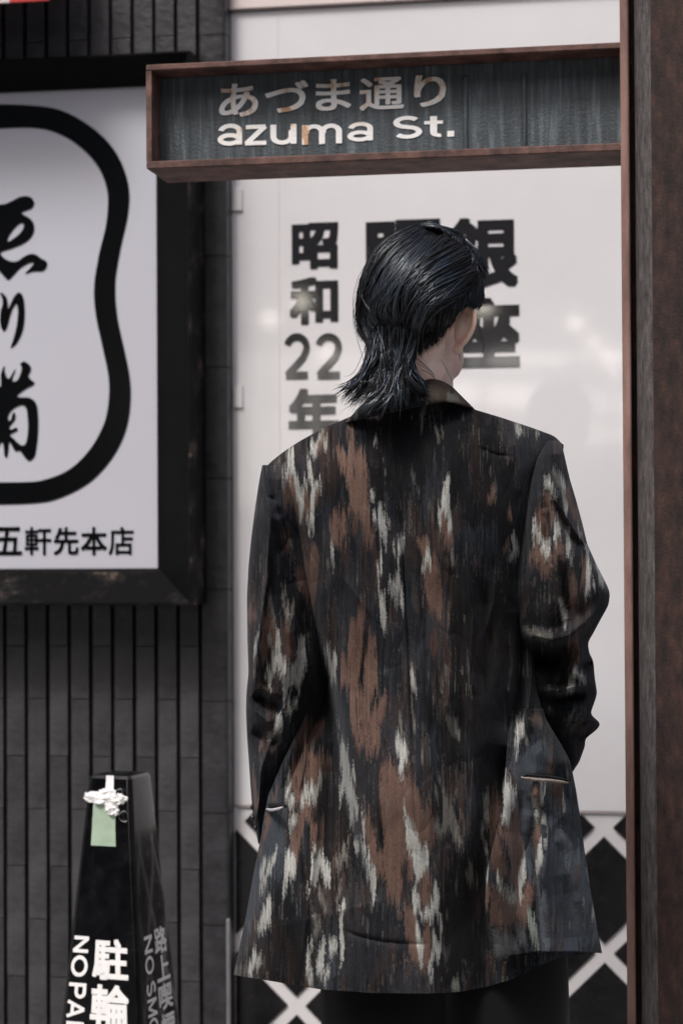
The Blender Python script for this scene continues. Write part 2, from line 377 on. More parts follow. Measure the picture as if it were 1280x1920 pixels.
e3 = [(-420, 250), (-200, 330), (0, 500), (25, 440), (20, 320), (40, 230), (82, 150), (95, 260), (130, 350), (170, 355), (220, 280), (270, 205), (255, 280), (222, 370), (240, 415), (310, 385), (360, 280), (378, 180), (358, 115), (410, 72), (480, 100), (535, 170), (530, 250), (495, 315), (530, 375), (600, 440), (560, 485), (470, 530), (370, 600), (300, 672), (400, 685), (500, 690), (590, 740), (640, 830), (658, 960), (665, 1150), (655, 1370), (630, 1580), (600, 1700), (520, 1775), (450, 1735), (395, 1660), (345, 1605), (280, 1612), (235, 1560), (190, 1470), (165, 1465), (155, 1580), (140, 1690), (115, 1720), (85, 1680), (72, 1560), (60, 1480), (20, 1470), (-60, 1640), (-200, 1560), (-160, 1420), (-330, 1500), (-420, 1300), (-330, 900), (-420, 640)]
h3 = [(150, 1010), (190, 930), (260, 870), (360, 825), (430, 835), (465, 900), (480, 1020), (490, 1180), (480, 1330), (450, 1470), (400, 1512), (330, 1480), (250, 1400), (185, 1340), (220, 1300), (290, 1268), (312, 1230), (280, 1205), (200, 1235), (170, 1200), (220, 1130), (268, 1060), (272, 980), (248, 940), (215, 990), (200, 1060), (165, 1095)]
face_poly('brush_character', [cz(e3, s3, 670), cz(h3, s3, 670)], YF, black_m, ssign)
for ch, x0, x1 in (('五', -8, 42), ('軒', 47, 97), ('先', 101, 148), ('本', 152, 201), ('店', 204, 251)):
    plane_char(ch, x0, 988, x1, 1041, YF-.0012, black_m, ssign, .022 if ch not in '軒店' else .017)

# ------------------------------------------------------------------ street sign on its rusty steel post
YS = -1.0
def rust(name, dark, mid, light, scale, grey=None, stretch=(1, 1, 1), rough=.75, lo=.36, hi=.68):
    m = bpy.data.materials.new(name); m.use_nodes = True
    t = m.node_tree; b = t.nodes['Principled BSDF']; L = t.links.new
    tc = t.nodes.new('ShaderNodeTexCoord'); mp = t.nodes.new('ShaderNodeMapping'); mp.inputs['Scale'].default_value = stretch
    L(tc.outputs['Object'], mp.inputs[0])
    n = t.nodes.new('ShaderNodeTexNoise'); n.inputs['Scale'].default_value = scale; n.inputs['Detail'].default_value = 8; n.inputs['Roughness'].default_value = .68
    L(mp.outputs[0], n.inputs['Vector'])
    r = t.nodes.new('ShaderNodeValToRGB'); e = r.color_ramp.elements
    e[0].position = lo; e[0].color = (*dark, 1); e[1].position = hi; e[1].color = (*light, 1)
    k = e.new((lo+hi)/2); k.color = (*mid, 1)
    if grey: k = e.new(hi+.06); k.color = (*grey, 1)
    L(n.outputs['Fac'], r.inputs[0]); L(r.outputs[0], b.inputs['Base Color']); b.inputs['Roughness'].default_value = rough
    n2 = t.nodes.new('ShaderNodeTexNoise'); n2.inputs['Scale'].default_value = 260; n2.inputs['Detail'].default_value = 4; L(tc.outputs['Object'], n2.inputs['Vector'])
    bp = t.nodes.new('ShaderNodeBump'); bp.inputs['Strength'].default_value = .5; bp.inputs['Distance'].default_value = .002
    L(n2.outputs['Fac'], bp.inputs['Height']); L(bp.outputs[0], b.inputs['Normal'])
    return m
post_m = rust('post_rust', lin(26, 17, 16), lin(50, 33, 29), lin(74, 50, 43), 60, lin(96, 84, 78), (1, 1, .45), .8, .36, .7)
edge_m = rust('post_edge', lin(52, 46, 45), lin(78, 74, 74), lin(104, 98, 97), 30, None, (6, 6, 1))
bar_m = rust('red_oxide', lin(112, 86, 80), lin(138, 108, 99), lin(152, 124, 116), 14, None, (3, 3, .5))
flange_m = rust('flange_rust', lin(62, 45, 41), lin(100, 72, 65), lin(124, 94, 87), 22)
plate_m = rust('sign_plate', lin(46, 52, 56), lin(72, 81, 87), lin(118, 130, 138), 18, None, (5, 5, .35), .5, .34, .74)
sgn = empty('street_sign', (at(1300, 960, YS).x, YS, 0), 'rusty steel street sign arm lettered azuma St. on a brown post', 'street sign')
tx0 = at(274, 200, YS).x; tx1 = at(1166, 200, YS).x
zt = (at(275, 121, YS).z + at(1160, 79, YS).z)/2; zt2 = (at(275, 132, YS).z+at(1160, 91, YS).z)/2
zb = (at(275, 304, YS).z + at(1165, 266, YS).z)/2; zb2 = (at(275, 318, YS).z+at(1165, 281, YS).z)/2
YB = YS+.13; YFc = YS+.055
box('top_flange', tx0, tx1, YS, YB, zt2, zt, flange_m, sgn, .0015)
box('bottom_flange', tx0, tx1, YS, YB, zb2, zb, flange_m, sgn, .0015)
box('end_plate', tx0, tx0+.009, YS+.001, YB-.001, zb+.0002, zt2-.0002, flange_m, sgn)
box('sign_plate', tx0+.0092, tx1-.001, YFc, YFc+.02, zb+.0002, zt2-.0002, plate_m, sgn)
for px in (872, 982):
    a = at(px, 180, YFc); box('weld_rib', a.x-.004, a.x+.004, YFc-.004, YFc-.0002, zb+.0004, zt2-.02, plate_m, sgn, .0015)
bx0 = at(1168, 960, YS).x; bx1 = at(1184, 960, YS).x
box('mounting_bar', bx0, bx1, YS-.004, YS+.11, 0, 2.9, bar_m, sgn, .002)
cx0 = at(1194, 960, YS-.03).x; cx1 = cx0+.30; yc0, yc1, rr = YS-.03, YS+.27, .032
box('web_plate', bx1+.0005, cx0+.05, YS+.045, YS+.06, 0, 2.9, post_m, sgn)
sec = []
for (ccx, ccy, a0) in ((cx0+rr, yc0+rr, 180), (cx1-rr, yc0+rr, 270), (cx1-rr, yc1-rr, 0), (cx0+rr, yc1-rr, 90)):
    sec += [(ccx+rr*math.cos(R(a0+i*11.25)), ccy+rr*math.sin(R(a0+i*11.25))) for i in range(9)]
n = len(sec); zz = [0, .5, 1.0, 1.5, 2.0, 2.5, 3.0]
o = mobj('post', [(x, y, z) for z in zz for x, y in sec], [(l*n+i, l*n+(i+1) % n, (l+1)*n+(i+1) % n, (l+1)*n+i) for l in range(len(zz)-1) for i in range(n)]+[tuple(range(n*(len(zz)-1), n*len(zz)))], post_m, sgn, True)
o.data.materials.append(edge_m)
for p in o.data.polygons:
    if p.index < n*(len(zz)-1) and (p.index % n) < 7: p.material_index = 1
box('base_plate', cx0-.06, cx1+.06, yc0-.06, yc1+.06, .001, .018, post_m, sgn, .003)
paint_m = rust('worn_white_paint', lin(186, 148, 118, 1.2), lin(226, 218, 210, 1.2), lin(236, 233, 228, 1.2), 26, None, (1, 1, .5), .6, .36, .5)
JP = [('あ', 411, 155, 484, 219), ('づ', 497, 150, 578, 211), ('ま', 592, 147, 658, 207), ('通', 674, 143, 757, 206), ('り', 776, 139, 836, 200)]
for ch, x0, y0, x1, y1 in JP: plane_char(ch, x0, y0, x1, y1, YFc-.0016, paint_m, sgn, .018)
LT = [('a', 408, 231, 454, 273), ('z', 458, 233, 501, 272), ('u', 507, 232, 556, 271), ('m', 566, 231, 641, 270), ('a', 651, 228, 699, 265), ('S', 737, 216, 791, 260), ('t', 795, 217, 830, 257), ('.', 838, 245, 851, 256)]
for ch, x0, y0, x1, y1 in LT: plane_char(ch, x0, y0, x1, y1, YFc-.0016, paint_m, sgn, .15 if ch not in 'S.' else (.17 if ch == 'S' else .16))

# ------------------------------------------------------------------ black plastic sign pylon
pyl_m = mat('pylon_plastic', lin(11, 12, 14), .2, .5, rvar=.1, vscale=40, var=.2, coat=.4)
pw_m = mat('pylon_print', lin(226, 226, 228, K), .45, var=.06, vscale=60)
YPy = -.75
tp = at(225, 1449, YPy); HT = tp.z
pyl = empty('sign_pylon', (tp.x, tp.y, 0), 'black plastic no parking pylon with white lettering standing in front of the dark tiles', 'pylon')
sc_px = FPX/((tp-CAM) @ (CM @ Vector((0, 0, -1))))
wt = 88/sc_px; tap = (168-88)/465.0                # top width, widening per metre of drop
PA = R(-10.4); ca, sa = math.cos(PA), math.sin(PA)
def pyl_w(d): return wt+tap*d
def pyl_pt(face, u, d, out=0.0):
    """face 0 = front, 1 = right; u across (-.5..+.5), d metres below the top"""
    h = pyl_w(d)/2
    x, y = u*2*h, -(h+out)
    if face == 1: x, y = (h+out), u*2*h
    return Vector((tp.x+ca*x-sa*y, tp.y+sa*x+ca*y, HT-d))
def sq(h, r, z, k=5):
    pts = []
    for (sx, sy, a0) in ((1, -1, 270), (1, 1, 0), (-1, 1, 90), (-1, -1, 180)):
        for i in range(k+1):
            a = R(a0+90*i/k); pts.append((sx*(h-r)+r*math.cos(a), sy*(h-r)+r*math.sin(a)))
    return [Vector((tp.x+ca*x-sa*y, tp.y+sa*x+ca*y, z)) for x, y in pts]
lv = [(0.0, -.010, .006), (.001, -.004, .008), (.006, 0, .010), (.3, 0, .010), (.6, 0, .011), (HT-.05, 0, .012), (HT-.05, .05, .02), (HT-.012, .06, .03), (HT-.001, .062, .03)]
Vv, Ff = [], []
for d, ex, r_ in lv: Vv += sq(pyl_w(d)/2+ex, r_, HT-d)
n = len(sq(1, .1, 0))
Ff = [(l*n+i, (l+1)*n+i, (l+1)*n+(i+1) % n, l*n+(i+1) % n) for l in range(len(lv)-1) for i in range(n)]+[tuple(range(n))]
o = mobj('pylon_body', Vv, Ff, pyl_m, pyl, True)
md = o.modifiers.new('split', 'EDGE_SPLIT'); md.split_angle = R(35)
def pyl_char(ch, face, u0, u1, d0, d1, bold, rot=False, name='character'):
    if ch in LAT and rot: V, F, _ = stroke_glyph(ch, bold)
    else: V, F = glyph(ch, bold)
    if rot: V = np.stack([V[:, 1], -V[:, 0], V[:, 2]], 1)
    V = fit(V, 0, 1, 0, 1)
    vs = [pyl_pt(face, u0+(u1-u0)*q[0], d1+(d0-d1)*q[1], .0008-q[2]) for q in V]
    mobj(name, vs, F, pw_m, pyl)
dd = lambda py: (py-1449)/sc_px
for ch, a, b in (('駐', 1746, 1820), ('輪', 1828, 1906), ('禁', 1914, 1990), ('止', 1998, 2070)): pyl_char(ch, 0, -.13, .36, dd(a), dd(b), .030)
for ch, a, b in (('N', 1744, 1774), ('O', 1779, 1818), ('P', 1829, 1857), ('A', 1860, 1893), ('R', 1899, 1928), ('K', 1933, 1962), ('I', 1967, 1975), ('N', 1981, 2010), ('G', 2015, 2050)):
    pyl_char(ch, 0, -.43, -.20, dd(a), dd(b), .19, True, 'letter')
for ch, a, b in (('路', 1736, 1785), ('上', 1789, 1836), ('喫', 1841, 1889), ('煙', 1896, 1944), ('禁', 1949, 1997), ('止', 2002, 2050)): pyl_char(ch, 1, -.02, .34, dd(a), dd(b), .026)
for ch, a, b in (('N', 1744, 1776), ('O', 1781, 1814), ('S', 1828, 1853), ('M', 1858, 1890), ('O', 1893, 1926), ('K', 1930, 1958), ('I', 1962, 1970), ('N', 1975, 2004), ('G', 2008, 2040)):
    pyl_char(ch, 1, -.32, -.08, dd(a), dd(b), .17, True, 'letter')
# green tape and the crumpled clear/white tape wound over it
green_m = mat('green_tape', lin(164, 184, 164, 1.0), .5, var=.1, vscale=40)
tape_m = mat('crumpled_tape', lin(228, 228, 230, 1.2), .45, .4, var=.06, vscale=70)
def strip(name, face, u0, u1, d0, d1, out, m, skew=0, nx=8, ny=14, amp=.0008):
    V, F = [], []
    for j in range(ny+1):
        for i in range(nx+1):
            u = u0+(u1-u0)*i/nx+skew*j/ny; d = d0+(d1-d0)*j/ny
            V.append(pyl_pt(face, u, d, out+amp*mnoise.noise(Vector((u*9, d*90, out*900)))))
    F = [(j*(nx+1)+i, j*(nx+1)+i+1, (j+1)*(nx+1)+i+1, (j+1)*(nx+1)+i) for j in range(ny) for i in range(nx)]
    return mobj(name, V, F, m, pyl, True)
strip('green_tape', 0, -.30, .16, dd(1500), dd(1578), .0025, green_m, .02)
strip('clear_tape', 0, -.06, .12, dd(1449), dd(1500), .0015, tape_m, 0)
def wad():
    """crumpled tape: a flattened ball with sharp random creases"""
    V, F = [], []
    for (u, py, ru, rd, th, sd) in ((-.05, 1491, .36, 11, .006, 1), (.22, 1491, .17, 9, .007, 2), (-.32, 1487, .15, 7, .005, 3), (.12, 1509, .12, 11, .006, 4), (.0, 1479, .15, 6, .005, 5), (-.36, 1495, .10, 4, .004, 6)):
        bm = bmesh.new(); bmesh.ops.create_icosphere(bm, subdivisions=4, radius=1); base_ = len(V)
        for v in bm.verts:
            q = v.co.copy(); n_ = mnoise.noise(q*2.3+Vector((sd*7, 0, 0))); r_ = 1+.55*n_+.5*abs(mnoise.noise(q*5+Vector((0, sd*5, 0))))-.3*abs(mnoise.noise(q*9+Vector((0, 0, sd*3))))
            d_ = dd(py)+q.z*r_*rd/sc_px; V.append(pyl_pt(0, u+q.x*r_*ru, d_, max(.0015, .002+th*(.2+q.y*-1)*r_)))
        bm.verts.index_update(); F += [tuple(base_+w_.index for w_ in f.verts) for f in bm.faces]; bm.free()
    return mobj('tape_wad', V, F, tape_m, pyl)
wad()
for (u, d) in ((.28, dd(1482)), (.36, dd(1522))):    # two loose loops of tape
    V, F = [], []
    for i in range(17):
        a = i/16*2*math.pi
        for s in (0, 1):
            V.append(pyl_pt(0, u+.09*math.cos(a)+.02*s, d+.007*math.sin(a)*1.3, .006+.004*s+.003*math.cos(a*2)))
    F = [(2*i, 2*i+1, 2*i+3, 2*i+2) for i in range(16)]
    mobj('tape_loop', V, F, tape_m, pyl, True)

# ------------------------------------------------------------------ thin grey pole at the wall corner
pole_m = mat('grey_metal', lin(120, 120, 124), .45, metal=.3, var=.15, vscale=40)
a = at(428, 1722, -.12); pr = .0045
V = []; zz = [0, a.z-.004, a.z]; rad = [pr, pr, pr*.5]
for z, r_ in zip(zz, rad): V += [(a.x+r_*math.cos(i/10*2*math.pi), a.y+r_*math.sin(i/10*2*math.pi), z) for i in range(10)]
o = mobj('metal_pole', V, [(l*10+i, l*10+(i+1) % 10, (l+1)*10+(i+1) % 10, (l+1)*10+i) for l in range(2) for i in range(10)]+[tuple(range(20, 30))], pole_m, None, True)
tag(o, 'thin grey metal rod standing at the corner between dark tiles and diamond tiles', 'pole')

# ------------------------------------------------------------------ striped awning over the tile wall (its lower edge shows at the top left)
aw = empty('striped_awning', (at(-100, 0, -.3).x, -.15, at(20, 3, -.32).z), 'red and white striped awning edge at the top left corner', 'awning')
red_m = mat('awning_red', lin(190, 60, 55), .7, var=.1); aww_m = mat('awning_white', lin(205, 195, 195), .7, var=.06)
zA = at(20, 4, -.32).z; xr = at(92, 3, -.32).x; xw = at(18, 3, -.32).x; stp = xr-xw
for k in range(8):
    x1 = xr-k*stp; x0 = x1-stp
    m = red_m if k % 2 == 0 else aww_m
    V = [(x0, -.32, zA), (x1, -.32, zA), (x1, -.32, zA+.14), (x0, -.32, zA+.14), (x0, -.06, zA+.42), (x1, -.06, zA+.42), (x0, -.312, zA), (x1, -.312, zA), (x0, -.312, zA+.135), (x1, -.312, zA+.135), (x0, -.06, zA+.41), (x1, -.06, zA+.41)]
    mobj('awning_stripe', V, [(0, 1, 2, 3), (3, 2, 5, 4), (6, 8, 9, 7), (8, 10, 11, 9), (0, 6, 7, 1)], m, aw)
# ================================================================== the person
D0 = 2.85                                       # view distance of the body's mid plane
VF = (CM @ Vector((0, 0, -1))); VF.z = 0; VF.normalize()
VR = (CM @ Vector((1, 0, 0))); VR.z = 0; VR.normalize()
UP = Vector((0, 0, 1))
PX = FPX/D0
base = P(780, 1500, D0); base.z = 0
person = empty('person', base, 'person with wet black hair in a long dark patterned jacket, seen from behind', 'person')

